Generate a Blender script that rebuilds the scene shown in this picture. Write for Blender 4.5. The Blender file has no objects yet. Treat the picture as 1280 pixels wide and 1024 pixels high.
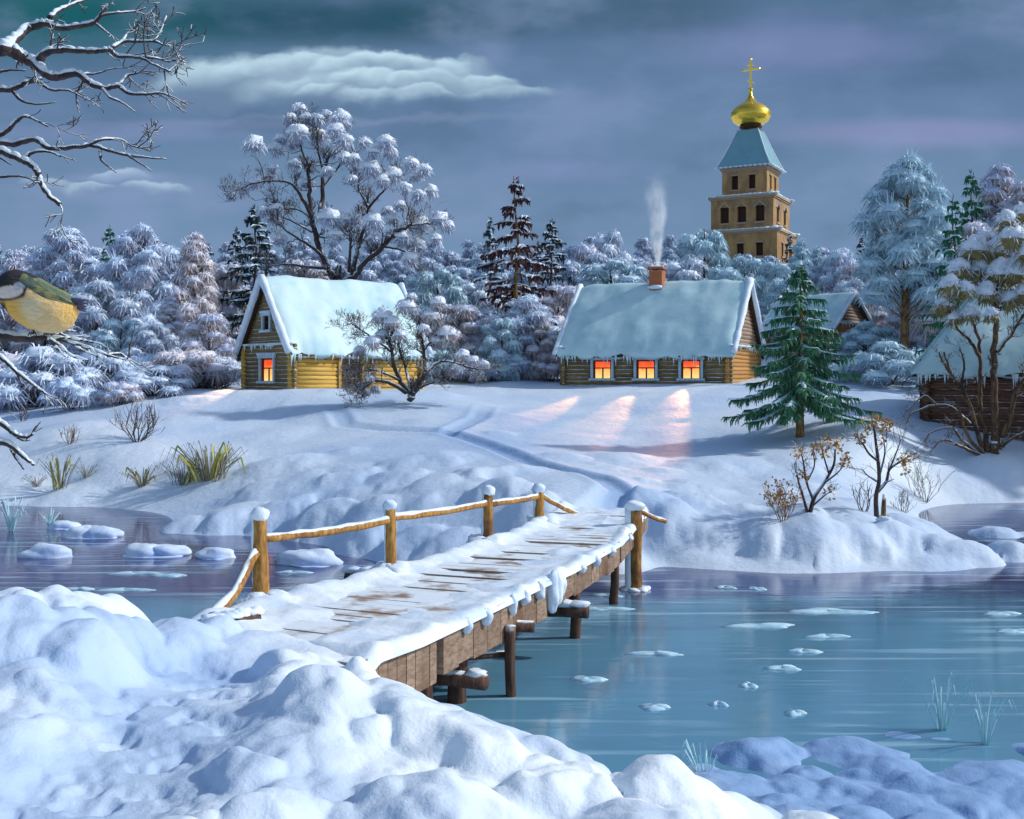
import bpy, math, random
import numpy as np
from mathutils import Vector, Matrix
random.seed(7)
RNG = np.random.default_rng(11)
SC = bpy.context.scene
COL = SC.collection
F, HY, HC = 1400.0, 470.0, 5.0
R = math.radians

def P(px, py, d):
    return np.array([(px-640)/F*d, d, HC-(py-HY)/F*d])

# ------------------------------------------------------------------ tagging
def tag(o, label=None, cat=None, group=None, kind=None):
    if label: o['label'] = label
    if cat: o['category'] = cat
    if group: o['group'] = group
    if kind: o['kind'] = kind
    return o

def empty(name, loc, rz=0.0, s=1.0):
    o = bpy.data.objects.new(name, None); COL.objects.link(o)
    o.empty_display_size = 0.2
    o.location = [float(v) for v in loc]; o.rotation_euler = (0, 0, rz); o.scale = (s, s, s)
    return o

def copy_tree(root):
    r = root.copy(); COL.objects.link(r)
    for ch in list(root.children):
        c = ch.copy(); COL.objects.link(c); c.parent = r
        for g in list(ch.children):
            d = g.copy(); COL.objects.link(d); d.parent = c
    return r

# ------------------------------------------------------------------ mesh builder
class MB:
    def __init__(s):
        s.v = []; s.q = []; s.t = []; s.n = 0; s.qm = []; s.tm = []
    def add(s, V, Q=None, T=None, m=0):
        V = np.asarray(V, float).reshape(-1, 3)
        s.v.append(V)
        if Q is not None and len(Q):
            Q = np.asarray(Q, np.int64).reshape(-1, 4)+s.n; s.q.append(Q); s.qm.append(np.full(len(Q), m))
        if T is not None and len(T):
            T = np.asarray(T, np.int64).reshape(-1, 3)+s.n; s.t.append(T); s.tm.append(np.full(len(T), m))
        s.n += len(V)
    def box(s, c, h, rz=0.0, m=0, M=None):
        c = np.asarray(c, float); h = np.asarray(h, float)
        V = np.array([[x, y, z] for x in (-1, 1) for y in (-1, 1) for z in (-1, 1)], float)*h
        if M is not None: V = V@np.asarray(M).T
        elif rz:
            cs, sn = math.cos(rz), math.sin(rz)
            V = np.stack([V[:, 0]*cs-V[:, 1]*sn, V[:, 0]*sn+V[:, 1]*cs, V[:, 2]], 1)
        s.add(V+c, [[0, 1, 3, 2], [4, 6, 7, 5], [0, 4, 5, 1], [2, 3, 7, 6], [0, 2, 6, 4], [1, 5, 7, 3]], m=m)
    def beam(s, a, b, w, h, m=0):
        """box from a to b, width w (horizontal), height h"""
        a = np.asarray(a, float); b = np.asarray(b, float); d = b-a; L = np.linalg.norm(d); d = d/L
        sd = np.cross(d, [0, 0, 1.]); n = np.linalg.norm(sd)
        sd = sd/n if n > 1e-6 else np.array([1., 0, 0]); up = np.cross(sd, d)
        M = np.stack([d, sd, up], 1)
        s.box((a+b)/2, (L/2, w/2, h/2), M=M, m=m)
    def tube(s, pts, rad, sides=6, cap=True, m=0):
        pts = np.asarray(pts, float); n = len(pts); rad = np.broadcast_to(np.asarray(rad, float), (n,))
        tg = np.gradient(pts, axis=0); tg /= np.linalg.norm(tg, axis=1)[:, None]+1e-9
        ref = np.array([0.13, 0.21, 1.0]) if abs(tg[:, 2]).mean() < 0.8 else np.array([1.0, 0.2, 0.1])
        a = np.cross(tg, ref); a /= np.linalg.norm(a, axis=1)[:, None]+1e-9
        b = np.cross(tg, a)
        th = np.arange(sides)/sides*2*math.pi
        V = pts[:, None, :]+rad[:, None, None]*(a[:, None, :]*np.cos(th)[None, :, None]+b[:, None, :]*np.sin(th)[None, :, None])
        i = np.arange(n-1)[:, None]*sides; j = np.arange(sides)[None, :]; k = (j+1) % sides
        Q = np.stack([i+j, i+k, i+sides+k, i+sides+j], -1).reshape(-1, 4)
        V = V.reshape(-1, 3); T = []
        if cap:
            V = np.vstack([V, pts[0], pts[-1]]); c0, c1 = n*sides, n*sides+1
            for q in range(sides):
                T.append([c0, (q+1) % sides, q]); T.append([c1, (n-1)*sides+q, (n-1)*sides+(q+1) % sides])
        s.add(V, Q, T, m)
    def blades(s, A, B, C, wa, wb, wc=0.004, m=0, rng=RNG):
        """2-segment tapering blades through points A->B->C (arrays n,3)"""
        n = len(A)
        if n == 0: return
        d = C-A; rv = rng.normal(size=(n, 3)); sd = np.cross(d, rv); sd /= np.linalg.norm(sd, axis=1)[:, None]+1e-9
        wa = np.broadcast_to(wa, (n,))[:, None]; wb = np.broadcast_to(wb, (n,))[:, None]; wc = np.broadcast_to(wc, (n,))[:, None]
        V = np.stack([A-sd*wa, A+sd*wa, B-sd*wb, B+sd*wb, C-sd*wc, C+sd*wc], 1).reshape(-1, 3)
        i = np.arange(n)[:, None]*6
        Q = np.concatenate([i+np.array([[0, 1, 3, 2]]), i+np.array([[2, 3, 5, 4]])])
        s.add(V, Q, None, m)
    def blob(s, c, r, amp=0.12, seg=14, rings=9, m=0, rng=RNG, zmin=-1.0, freq=2.3):
        c = np.asarray(c, float); r = np.asarray(r, float)*np.ones(3)
        ph = np.linspace(0, math.pi, rings+1)[:, None]; th = (np.arange(seg)/seg*2*math.pi)[None, :]
        x = np.sin(ph)*np.cos(th); y = np.sin(ph)*np.sin(th); z = np.cos(ph)*np.ones_like(th)
        z = np.maximum(z, zmin)
        o = rng.uniform(0, 6, 6)
        k = 1+amp*(np.sin(freq*x*2+o[0])*np.sin(freq*y*2+o[1])+np.sin(freq*z*2.3+o[2]+x*2)*0.7+0.5*np.sin(freq*4*x+o[3])*np.sin(freq*4*y+o[4]+z*3))
        V = np.stack([x*k*r[0], y*k*r[1], z*k*r[2]], -1).reshape(-1, 3)+c
        i = np.arange(rings)[:, None]*seg; j = np.arange(seg)[None, :]; kk = (j+1) % seg
        Q = np.stack([i+j, i+seg+j, i+seg+kk, i+kk], -1).reshape(-1, 4)
        s.add(V, Q, None, m)
    def build(s, name, mats, parent=None, smooth=False):
        me = bpy.data.meshes.new(name)
        V = np.vstack(s.v) if s.v else np.zeros((0, 3))
        Q = np.vstack(s.q) if s.q else np.zeros((0, 4), int); T = np.vstack(s.t) if s.t else np.zeros((0, 3), int)
        nq, nt = len(Q), len(T)
        me.vertices.add(len(V)); me.vertices.foreach_set('co', V.astype(np.float32).ravel())
        me.loops.add(nq*4+nt*3); me.polygons.add(nq+nt)
        me.loops.foreach_set('vertex_index', np.concatenate([Q.ravel(), T.ravel()]).astype(np.int32))
        ls = np.concatenate([np.arange(nq)*4, nq*4+np.arange(nt)*3]).astype(np.int32)
        me.polygons.foreach_set('loop_start', ls)
        me.polygons.foreach_set('material_index', np.concatenate((s.qm or [np.zeros(0)])+(s.tm or [np.zeros(0)])).astype(np.int32))
        me.polygons.foreach_set('use_smooth', np.full(nq+nt, smooth))
        me.update(calc_edges=True); me.validate()
        if not isinstance(mats, (list, tuple)): mats = [mats]
        for m in mats: me.materials.append(m)
        o = bpy.data.objects.new(name, me); COL.objects.link(o)
        if parent is not None: o.parent = parent
        return o

# ------------------------------------------------------------------ numpy noise
def _h(i, j, s):
    a = (i*374761393+j*668265263+s*982451653) & 0xffffffff
    a = ((a ^ (a >> 13))*1274126177) & 0xffffffff
    return ((a ^ (a >> 16)) & 0xffff)/65535.0
def vn(x, y, s=0):
    x = np.asarray(x, float); y = np.asarray(y, float)
    i = np.floor(x).astype(np.int64); j = np.floor(y).astype(np.int64); fx = x-i; fy = y-j
    fx = fx*fx*(3-2*fx); fy = fy*fy*(3-2*fy)
    return (_h(i, j, s)*(1-fx)+_h(i+1, j, s)*fx)*(1-fy)+(_h(i, j+1, s)*(1-fx)+_h(i+1, j+1, s)*fx)*fy-0.5
def fbm(x, y, s=0, o=3):
    r = 0; a = 1.0
    for k in range(o):
        r = r+a*vn(x, y, s+k); x = x*2.03+5.1; y = y*2.03+1.7; a *= 0.5
    return r

# ------------------------------------------------------------------ materials
def newmat(name):
    m = bpy.data.materials.new(name); m.use_nodes = True; nt = m.node_tree; nt.nodes.clear()
    o = nt.nodes.new('ShaderNodeOutputMaterial'); b = nt.nodes.new('ShaderNodeBsdfPrincipled')
    nt.links.new(b.outputs[0], o.inputs[0]); b.inputs['Roughness'].default_value = 0.7
    b.inputs['Specular IOR Level'].default_value = 0.25
    return m, nt, b
def nd(nt, t, **kw):
    n = nt.nodes.new(t)
    for k, v in kw.items():
        if k.startswith('i_'):
            key = k[2:]
            key = int(key) if key.isdigit() else key.replace('_', ' ')
            n.inputs[key].default_value = v
        else: setattr(n, k, v)
    return n
def mixc(nt, f, a, b, bt='MIX'):
    n = nt.nodes.new('ShaderNodeMix'); n.data_type = 'RGBA'; n.blend_type = bt
    for s, v in ((n.inputs[0], f), (n.inputs[6], a), (n.inputs[7], b)):
        if hasattr(v, 'is_output'): nt.links.new(v, s)
        elif isinstance(v, (int, float)): s.default_value = v
        else: s.default_value = (*v[:3], 1)
    return n.outputs[2]
def mth(nt, op, a, b=0.0, c=0.0, clamp=False):
    n = nt.nodes.new('ShaderNodeMath'); n.operation = op; n.use_clamp = clamp
    for s, v in zip(n.inputs, (a, b, c)):
        if hasattr(v, 'is_output'): nt.links.new(v, s)
        else: s.default_value = v
    return n.outputs[0]
def sstep(nt, x, lo, hi):
    n = nt.nodes.new('ShaderNodeMapRange'); n.interpolation_type = 'SMOOTHSTEP'
    nt.links.new(x, n.inputs[0]); n.inputs[1].default_value = lo; n.inputs[2].default_value = hi
    return n.outputs[0]
def noise(nt, scale, detail=3, coord='Object', stretch=None, rough=0.55):
    tc = nt.nodes.new('ShaderNodeTexCoord'); src = tc.outputs[coord]
    if stretch:
        mp = nt.nodes.new('ShaderNodeMapping'); mp.inputs[3].default_value = stretch
        nt.links.new(src, mp.inputs[0]); src = mp.outputs[0]
    n = nt.nodes.new('ShaderNodeTexNoise'); n.inputs['Scale'].default_value = scale; n.inputs['Detail'].default_value = detail
    n.inputs['Roughness'].default_value = rough
    nt.links.new(src, n.inputs['Vector']); return n.outputs['Fac']
def bump(nt, b, h, st=0.4, dist=0.05):
    n = nt.nodes.new('ShaderNodeBump'); n.inputs['Strength'].default_value = st; n.inputs['Distance'].default_value = dist
    nt.links.new(h, n.inputs['Height']); nt.links.new(n.outputs[0], b.inputs['Normal'])
def upface(nt, lo, hi, nscale=3.0, namp=0.5):
    g = nt.nodes.new('ShaderNodeNewGeometry'); s = nt.nodes.new('ShaderNodeSeparateXYZ')
    nt.links.new(g.outputs['Normal'], s.inputs[0])
    nz = noise(nt, nscale, 3)
    v = mth(nt, 'ADD', s.outputs[2], mth(nt, 'MULTIPLY', mth(nt, 'SUBTRACT', nz, 0.5), namp))
    return sstep(nt, v, lo, hi)
SNOWC = (0.76, 0.86, 0.94)

def m_snow(name, base=SNOWC, alt=(0.60, 0.74, 0.92), scale=0.5, bs=0.5, bscale=6, bd=0.05, shade_tint=None):
    m, nt, b = newmat(name)
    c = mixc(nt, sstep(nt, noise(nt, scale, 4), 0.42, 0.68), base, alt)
    if shade_tint:
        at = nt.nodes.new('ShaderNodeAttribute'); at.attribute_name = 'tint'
        c = mixc(nt, at.outputs['Fac'], c, shade_tint)
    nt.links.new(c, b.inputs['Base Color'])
    h = mth(nt, 'ADD', noise(nt, bscale, 5), mth(nt, 'MULTIPLY', noise(nt, bscale*9, 2), 0.12))
    bump(nt, b, h, bs, bd); b.inputs['Roughness'].default_value = 0.6
    return m
def m_wood(name, c1, c2, c3=None, stretch=(1, 8, 8), scale=2.0, snow=None, bs=0.5, island=True, lowdark=False):
    m, nt, b = newmat(name)
    f = noise(nt, scale, 5, stretch=stretch, rough=0.65)
    c = mixc(nt, sstep(nt, f, 0.35, 0.68), c1, c2)
    if c3: c = mixc(nt, sstep(nt, noise(nt, scale*0.35, 3), 0.5, 0.7), c, c3)
    if island:
        g = nt.nodes.new('ShaderNodeNewGeometry')
        c = mixc(nt, mth(nt, 'MULTIPLY', g.outputs['Random Per Island'], 0.45), c, (c1[0]*0.5, c1[1]*0.5, c1[2]*0.5))
    if snow: c = mixc(nt, upface(nt, *snow), c, SNOWC)
    nt.links.new(c, b.inputs['Base Color']); bump(nt, b, f, bs, 0.03)
    return m
def m_leafy(name, c1, c2, snow=None, rnd=0.5, rough=0.7, transl=0):
    m, nt, b = newmat(name)
    oi = nt.nodes.new('ShaderNodeObjectInfo'); g = nt.nodes.new('ShaderNodeNewGeometry')
    f = mth(nt, 'ADD', mth(nt, 'MULTIPLY', g.outputs['Random Per Island'], 0.6), mth(nt, 'MULTIPLY', oi.outputs['Random'], rnd), clamp=True)
    c = mixc(nt, f, c1, c2)
    if snow: c = mixc(nt, upface(nt, *snow), c, SNOWC)
    nt.links.new(c, b.inputs['Base Color']); b.inputs['Roughness'].default_value = rough
    return m
def m_plain(name, col, rough=0.6, metal=0.0, var=0.3, scale=4.0):
    m, nt, b = newmat(name)
    c = mixc(nt, noise(nt, scale, 4), tuple(v*(1-var) for v in col), tuple(min(1, v*(1+var)) for v in col))
    nt.links.new(c, b.inputs['Base Color']); b.inputs['Roughness'].default_value = rough; b.inputs['Metallic'].default_value = metal
    return m

M = {}
M['ground'] = m_snow('ground_snow', alt=(0.60, 0.74, 0.92), scale=0.22, bs=0.45, bscale=3.5, bd=0.08, shade_tint=(0.24, 0.40, 0.66))  # last colour is the blue snow shade, mixed in by vertex attribute
M['snow'] = m_snow('snow', scale=1.5, bs=0.5, bscale=5)
M['roof_snow'] = m_snow('roof_snow', base=(0.54, 0.75, 0.80), alt=(0.42, 0.65, 0.71), scale=0.8, bs=0.35, bscale=2.5)  # teal of the shaded slopes put into the snow colour
M['roof_snow_bright'] = m_snow('roof_snow_bright', base=(0.60, 0.80, 0.84), alt=(0.42, 0.68, 0.76), scale=0.5, bs=0.35, bscale=2.0)  # lighter copy for the left roof, whose slope faces the sun
M['ice_snow'] = m_snow('ice_snow', base=(0.66, 0.78, 0.92), alt=(0.4, 0.55, 0.85), scale=1.0, bs=0.4)
M['icicle'] = m_plain('icicle_ice', (0.6, 0.75, 0.85), 0.15)
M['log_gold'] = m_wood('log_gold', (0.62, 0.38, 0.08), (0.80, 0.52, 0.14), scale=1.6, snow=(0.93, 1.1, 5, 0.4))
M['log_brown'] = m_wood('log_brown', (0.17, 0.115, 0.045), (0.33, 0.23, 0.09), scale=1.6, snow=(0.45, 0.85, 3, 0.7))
M['log_red'] = m_wood('log_red', (0.09, 0.04, 0.028), (0.22, 0.11, 0.065), scale=1.6, snow=(0.66, .98, 3, 0.6))
M['log_orange'] = m_wood('log_orange', (0.45, 0.22, 0.06), (0.62, 0.34, 0.10), scale=1.6, snow=(0.9, 1.1, 4, 0.4))
M['log_pink'] = m_wood('log_pink', (0.30, 0.19, 0.12), (0.42, 0.30, 0.22), scale=1.6, snow=(0.6, 0.9, 4, 0.5))
M['dark_wood'] = m_wood('dark_wood', (0.05, 0.03, 0.018), (0.10, 0.06, 0.035))
M['door_wood'] = m_wood('door_wood', (0.12, 0.07, 0.03), (0.2, 0.12, 0.05), stretch=(8, 8, 1))
M['frame_wood'] = m_wood('frame_wood', (0.14, 0.08, 0.04), (0.25, 0.15, 0.08), snow=(0.5, 0.8, 5, 0.3))
M['rail_wood'] = m_wood('rail_wood', (0.26, 0.12, 0.03), (0.54, 0.30, 0.08), c3=(0.14, 0.06, 0.03), stretch=(5, 5, 1.2), scale=3.0, snow=(0.62, 0.8, 7, 0.7), bs=0.8, island=False)
M['plank'] = m_wood('plank_wood', (0.24, 0.16, 0.11), (0.42, 0.31, 0.23), c3=(0.18, 0.09, 0.05), stretch=(2, 2, 6), scale=2.6, snow=(0.5, 0.8, 7, 0.9), bs=0.9)
M['deck_plank'] = m_wood('deck_plank', (0.32, 0.23, 0.18), (0.48, 0.38, 0.31), c3=(0.24, 0.16, 0.11), stretch=(1, 5, 6), scale=2.2, snow=(0.74, 1.02, 1.6, 1.3), bs=0.9)
M['pile_wood'] = m_wood('pile_wood', (0.06, 0.035, 0.028), (0.17, 0.09, 0.06), stretch=(5, 5, 1), scale=3, snow=(0.5, 0.8, 5, 0.5))
M['brick'] = m_plain('chimney_brick', (0.42, 0.15, 0.07), 0.85, var=0.5, scale=9)
M['bark'] = m_wood('bark', (0.035, 0.026, 0.03), (0.10, 0.07, 0.06), stretch=(3, 3, 1), scale=4, snow=(0.30, 0.55, 3, 0.5), island=False)
M['bark_gold'] = m_wood('bark_gold', (0.10, 0.06, 0.03), (0.36, 0.21, 0.08), c3=(0.04, 0.025, 0.025), stretch=(3, 3, 1), scale=3, snow=(0.40, 0.6, 3, 0.5), island=False)
M['bark_near'] = m_wood('bark_near', (0.03, 0.022, 0.03), (0.09, 0.065, 0.06), stretch=(6, 6, 6), scale=5, snow=(0.12, 0.3, 8, 0.5), island=False)
M['frost_hi'] = m_leafy('frost_white', (0.78, 0.86, 0.93), (0.56, 0.71, 0.92))
M['frost_teal'] = m_leafy('frost_teal', (0.50, 0.72, 0.80), (0.62, 0.78, 0.92))
M['frost_pink'] = m_leafy('frost_pink', (0.84, 0.80, 0.82), (0.58, 0.66, 0.86))
M['twig_dark'] = m_leafy('twig_purple', (0.34, 0.41, 0.58), (0.50, 0.53, 0.66), snow=(0.75, 1.0, 2, 0.5))  # this and the next two twig colours are paled in place of mist
M['twig_teal'] = m_leafy('twig_teal', (0.30, 0.46, 0.56), (0.44, 0.60, 0.70), snow=(0.75, 1.0, 2, 0.5))
M['twig_brown'] = m_leafy('twig_brown', (0.40, 0.35, 0.36), (0.56, 0.51, 0.54), snow=(0.75, 1.0, 2, 0.5))
M['needle_green'] = m_leafy('needle_green', (0.02, 0.11, 0.07), (0.06, 0.23, 0.13), rnd=0.3)
M['needle_dark'] = m_leafy('needle_dark', (0.012, 0.035, 0.045), (0.04, 0.06, 0.07), rnd=0.3)
M['needle_brown'] = m_leafy('needle_brown', (0.05, 0.022, 0.028), (0.13, 0.055, 0.05), rnd=0.3)
M['leaf_olive'] = m_leafy('leaf_olive', (0.14, 0.13, 0.05), (0.32, 0.27, 0.11))
M['leaf_rust'] = m_leafy('leaf_rust', (0.36, 0.17, 0.05), (0.5, 0.30, 0.10))
M['leaf_lime'] = m_leafy('leaf_lime', (0.30, 0.32, 0.05), (0.5, 0.48, 0.10))
M['grass_dry'] = m_leafy('grass_dry', (0.14, 0.13, 0.10), (0.30, 0.28, 0.2), snow=(0.6, 0.9, 5, 0.5))
M['grass_frost'] = m_leafy('grass_frost', (0.35, 0.62, 0.68), (0.55, 0.8, 0.85))
M['frost_bright'] = m_leafy('frost_bright', (0.90, 0.93, 0.97), (0.72, 0.82, 0.95))
M['haze_frost'] = m_leafy('haze_frost', (0.44, 0.56, 0.74), (0.56, 0.66, 0.80))  # distance haze painted into the frost colour of the far belt
M['haze_twig'] = m_leafy('haze_twig', (0.26, 0.33, 0.45), (0.34, 0.40, 0.52))  # twigs of the far belt, haze put into their colour as well
M['stone'] = m_wood('tower_plaster', (0.28, 0.17, 0.08), (0.48, 0.30, 0.12), c3=(0.24, 0.17, 0.11), stretch=(1, 1, .35), scale=1.1, bs=.6, island=False)
M['stone_trim'] = m_wood('tower_trim', (0.34, 0.27, 0.2), (0.42, 0.34, 0.26), snow=(0.4, 0.7, 1, 0.3), island=False)
M['tower_dark'] = m_plain('tower_opening', (0.05, 0.02, 0.015), 0.8)
M['teal_roof'] = m_plain('teal_metal_roof', (0.20, 0.40, 0.48), 0.4, 0.1, var=0.15, scale=1.0)
M['gold'] = m_plain('gilding', (0.95, 0.62, 0.08), 0.28, 0.85, var=0.1, scale=2)

def pane_mat(name, strength=1.6):
    m = bpy.data.materials.new(name); m.use_nodes = True; nt = m.node_tree; nt.nodes.clear()
    o = nt.nodes.new('ShaderNodeOutputMaterial'); e = nt.nodes.new('ShaderNodeEmission')
    tc = nt.nodes.new('ShaderNodeTexCoord'); sp = nt.nodes.new('ShaderNodeSeparateXYZ'); nt.links.new(tc.outputs['Generated'], sp.inputs[0])
    z = mth(nt, 'ADD', sp.outputs[2], mth(nt, 'MULTIPLY', mth(nt, 'SUBTRACT', noise(nt, 3.0, 2), 0.5), 0.5))
    r = nt.nodes.new('ShaderNodeValToRGB'); nt.links.new(z, r.inputs[0]); cr = r.color_ramp
    cr.elements[0].position = 0.1; cr.elements[0].color = (1, 0.62, 0.22, 1)
    cr.elements[1].position = 0.95; cr.elements[1].color = (0.75, 0.06, 0.02, 1)
    k = cr.elements.new(0.45); k.color = (1, 0.42, 0.12, 1)
    k = cr.elements.new(0.62); k.color = (0.95, 0.14, 0.04, 1)
    nt.links.new(r.outputs[0], e.inputs[0]); e.inputs[1].default_value = strength
    nt.links.new(e.outputs[0], o.inputs[0]); return m
M['pane'] = pane_mat('lit_window_glass', 1.25)
M['pane_dark'] = m_plain('dark_glass', (0.03, 0.03, 0.04), 0.1)

# ------------------------------------------------------------------ terrain
CP = []   # (x,y,z)
def cp(px, py, d, z=None):
    p = P(px, py, d); CP.append((p[0], p[1], p[2] if z is None else z))
def shore(px, py, z=0.0):
    d = F*HC/(py-HY); CP.append(((px-640)/F*d, d, z))
# far shoreline
for a in [(-700, 632), (-450, 630), (-200, 630), (-90, 632), (0, 633), (120, 634), (195, 642), (215, 664), (270, 669), (340, 670), (415, 683), (480, 703),
          (560, 715), (640, 718), (720, 712), (800, 701), (830, 706), (900, 712), (1000, 716), (1100, 713), (1190, 714), (1243, 706), (1205, 680), (1165, 655), (1150, 641),
          (1200, 630), (1290, 628), (1400, 628), (1600, 628), (2000, 630)]: shore(*a)
# river bed
for a in [(-600, 700), (-250, 680), (-100, 700), (60, 668), (120, 690), (200, 690), (200, 730), (60, 730), (300, 700), (380, 730), (450, 740), (560, 760), (640, 790), (760, 770), (860, 760),
          (900, 800), (1000, 770), (1100, 790), (1200, 780), (1240, 740), (1260, 665), (1400, 680), (1400, 780), (1100, 860), (1000, 860), (800, 850), (740, 860), (1250, 850), (1700, 700), (1700, 850)]: shore(*a, z=-0.55)
# far bank ground
for a in [(900, 668, 31.5), (900, 640, 33), (860, 632, 33.5), (1000, 660, 31.2), (1000, 640, 33), (1100, 648, 33.2), (1200, 690, 30.3), (1150, 660, 33.5), (930, 610, 37),
          (745, 642, 29.3), (690, 645, 29.6), (830, 655, 30.5), (770, 610, 33), (700, 585, 38), (600, 552, 45), (560, 540, 48), (430, 530, 52), (800, 560, 46), (600, 520, 54),
          (225, 489, 64), (305, 487, 66), (375, 488, 61), (450, 487, 66), (540, 482, 72), (690, 483, 70), (800, 484, 66), (900, 483, 63.5), (985, 478, 70), (760, 470, 80),
          (620, 478, 74), (640, 508, 60), (515, 492, 60), (800, 530, 53), (1000, 546, 46), (1100, 548, 45), (850, 580, 42), (1020, 600, 39), (1130, 600, 44), (1190, 590, 46), (1245, 574, 47), (1350, 575, 47), (1170, 535, 49), (1300, 533, 50), (1450, 530, 50), (1290, 505, 62),
          (1100, 470, 74), (1135, 434, 84), (1040, 442, 82), (960, 450, 84), (600, 455, 88), (690, 445, 92), (800, 440, 100), (900, 440, 100),
          (200, 520, 55), (100, 555, 48.5), (60, 600, 46), (200, 606, 44), (-50, 605, 46), (330, 540, 52), (270, 603, 42.5), (400, 640, 35.5), (500, 600, 38), (350, 610, 40), (300, 650, 37, ), (450, 655, 33), (580, 650, 31.5), (420, 580, 42),
          (0, 540, 55), (100, 500, 66), (200, 482, 76), (0, 482, 82), (100, 455, 95), (260, 455, 92), (400, 450, 92), (500, 450, 92), (-250, 550, 55), (-250, 480, 85), (-500, 560, 55), (-500, 480, 90),
          (1600, 560, 45), (1600, 480, 75), (2000, 560, 50), (1300, 440, 85), (1250, 606, 45.2), (1330, 606, 45.2), (1180, 610, 44.8)]: cp(*a[:3])
for x in (-1.4, -0.9, -0.45, 0, 0.45, 0.9, 1.4):
    for y, z in ((130, 11.5), (200, 15), (400, 22), (900, 22), (1800, 18)): CP.append((x*y, y, z))
# near bank
for a in [(0, 772, 14), (100, 772, 14), (170, 795, 13.6), (250, 788, 14.3), (300, 785, 15), (450, 822, 14), (400, 800, 14.8), (340, 792, 15.2), (470, 850, 13.4), (520, 905, 12.8), (570, 925, 12.6), (620, 935, 12.5), (690, 968, 12.1),
          (800, 998, 11.4), (890, 1022, 10.8), (950, 1040, 10.2), (-150, 775, 14), (-400, 780, 14), (0, 1024, 7.6), (250, 1024, 8.2), (500, 1024, 8.8), (700, 1024, 9.4), (150, 880, 10.5), (350, 870, 11), (-200, 900, 10)]: cp(*a)
for a in [(-30, 17), (-18, 17.3), (-13, 18), (-9, 18.3), (-6.5, 17.8), (-4.6, 17.9), (-3.0, 17.3), (-1.5, 15.6), (-0.5, 14.6), (0.7, 13.6), (2, 12.8), (3.2, 11.8), (4.4, 10.2), (5.4, 8.2), (6.4, 6), (9, 3), (14, 1)]: CP.append((a[0], a[1], 0.0))
for a in [(0, 4, 1.7), (-4, 3, 2.1), (3, 3, 1.2), (-9, 4, 2.3), (-20, 5, 2.2), (0, 0, 1.8), (-6, 0, 2.1), (-2, -4, 1.9), (4, -2, 1.0), (-15, -3, 2.2)]: CP.append(a)
for a in [(-4.6, 15.3, 1.50), (-3.7, 15.0, 1.53), (-2.7, 14.2, 1.53), (-2.0, 13.3, 1.50), (-3, 13.4, 1.58), (-4, 14.2, 1.58)]: CP.append(a)
for a in [(8, 10), (12, 8), (8, 13), (3.5, 15), (20, 9), (10, 5.5), (16, 3.5), (30, 12)]: CP.append((a[0], a[1], -0.22))
CP = np.array(CP)
def warp(x, y):
    return np.stack([1.1*x/(y+9), np.log(y+9)], -1)
_cw = warp(CP[:, 0], CP[:, 1]); _n = len(CP)
def _k(d2): return 0.5*d2*np.log(d2+1e-9)
_D = ((_cw[:, None]-_cw[None])**2).sum(-1)
_A = np.zeros((_n+3, _n+3)); _A[:_n, :_n] = _k(_D)+np.eye(_n)*4e-4
_A[:_n, _n] = 1; _A[:_n, _n+1:] = _cw; _A[_n, :_n] = 1; _A[_n+1:, :_n] = _cw.T
_W = np.linalg.solve(_A, np.concatenate([CP[:, 2], [0, 0, 0]]))
def tps(x, y):
    sh = np.shape(x); q = warp(np.ravel(x), np.ravel(y)); out = np.empty(len(q))
    for i in range(0, len(q), 40000):
        b = q[i:i+40000]; d = ((b[:, None]-_cw[None])**2).sum(-1)
        out[i:i+40000] = _k(d)@_W[:_n]+_W[_n]+b@_W[_n+1:]
    return out.reshape(sh)
# trodden paths as polylines in plan: (points, width, depth)
def pl(pts): return np.array([P(a, b, c)[:2] for a, b, c in pts])
PATHS = [(np.array([[-3.6, 12.7], [-3.6, 12.4], [-3.55, 12], [-3.2, 10.5], [-3.3, 9], [-3.3, 7], [-3.2, 4]]), 0.85, 0.24),
         (pl([(740, 640, 29.6), (772, 612, 33), (740, 595, 36), (690, 582, 38.5), (640, 565, 42), (600, 550, 45), (555, 541, 48), (480, 538, 50), (430, 528, 52), (418, 515, 56)]), 0.42, 0.20),
         (pl([(560, 541, 48), (598, 520, 53), (606, 505, 58)]), 0.4, 0.13)]
def pdist(x, y, pts):
    d = np.full(np.shape(x), 1e9)
    for a, b in zip(pts[:-1], pts[1:]):
        ab = b-a; t = np.clip(((x-a[0])*ab[0]+(y-a[1])*ab[1])/(ab@ab), 0, 1)
        d = np.minimum(d, np.hypot(x-a[0]-t*ab[0], y-a[1]-t*ab[1]))
    return d
DOM = []
rg = np.random.default_rng(5)
def domes_region(n, xr, yr, rr, hr, cond=None):
    for _ in range(n):
        x = rg.uniform(*xr); y = rg.uniform(*yr); r = rg.uniform(*rr)
        if cond and not cond(x, y, r): continue
        DOM.append((x, y, r, r*rg.uniform(*hr)))
pathnear = lambda x, y, r: pdist(x, y, PATHS[0][0]) > 0.75+r*0.6
def onbank(x, y, r): return pathnear(x, y, r) and tps(np.array([x]), np.array([y]))[0] > 0.02 and (not (-5.0 < x < -0.5 and y > 13.4))
domes_region(150, (-11, 6), (3.5, 17.0), (0.4, 0.95), (0.32, 0.55), onbank)
domes_region(170, (-11, 6), (5, 16.5), (0.18, 0.4), (0.35, 0.6), onbank)
domes_region(60, (-30, -10), (4, 17), (0.6, 1.5), (0.3, 0.5), onbank)
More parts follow.
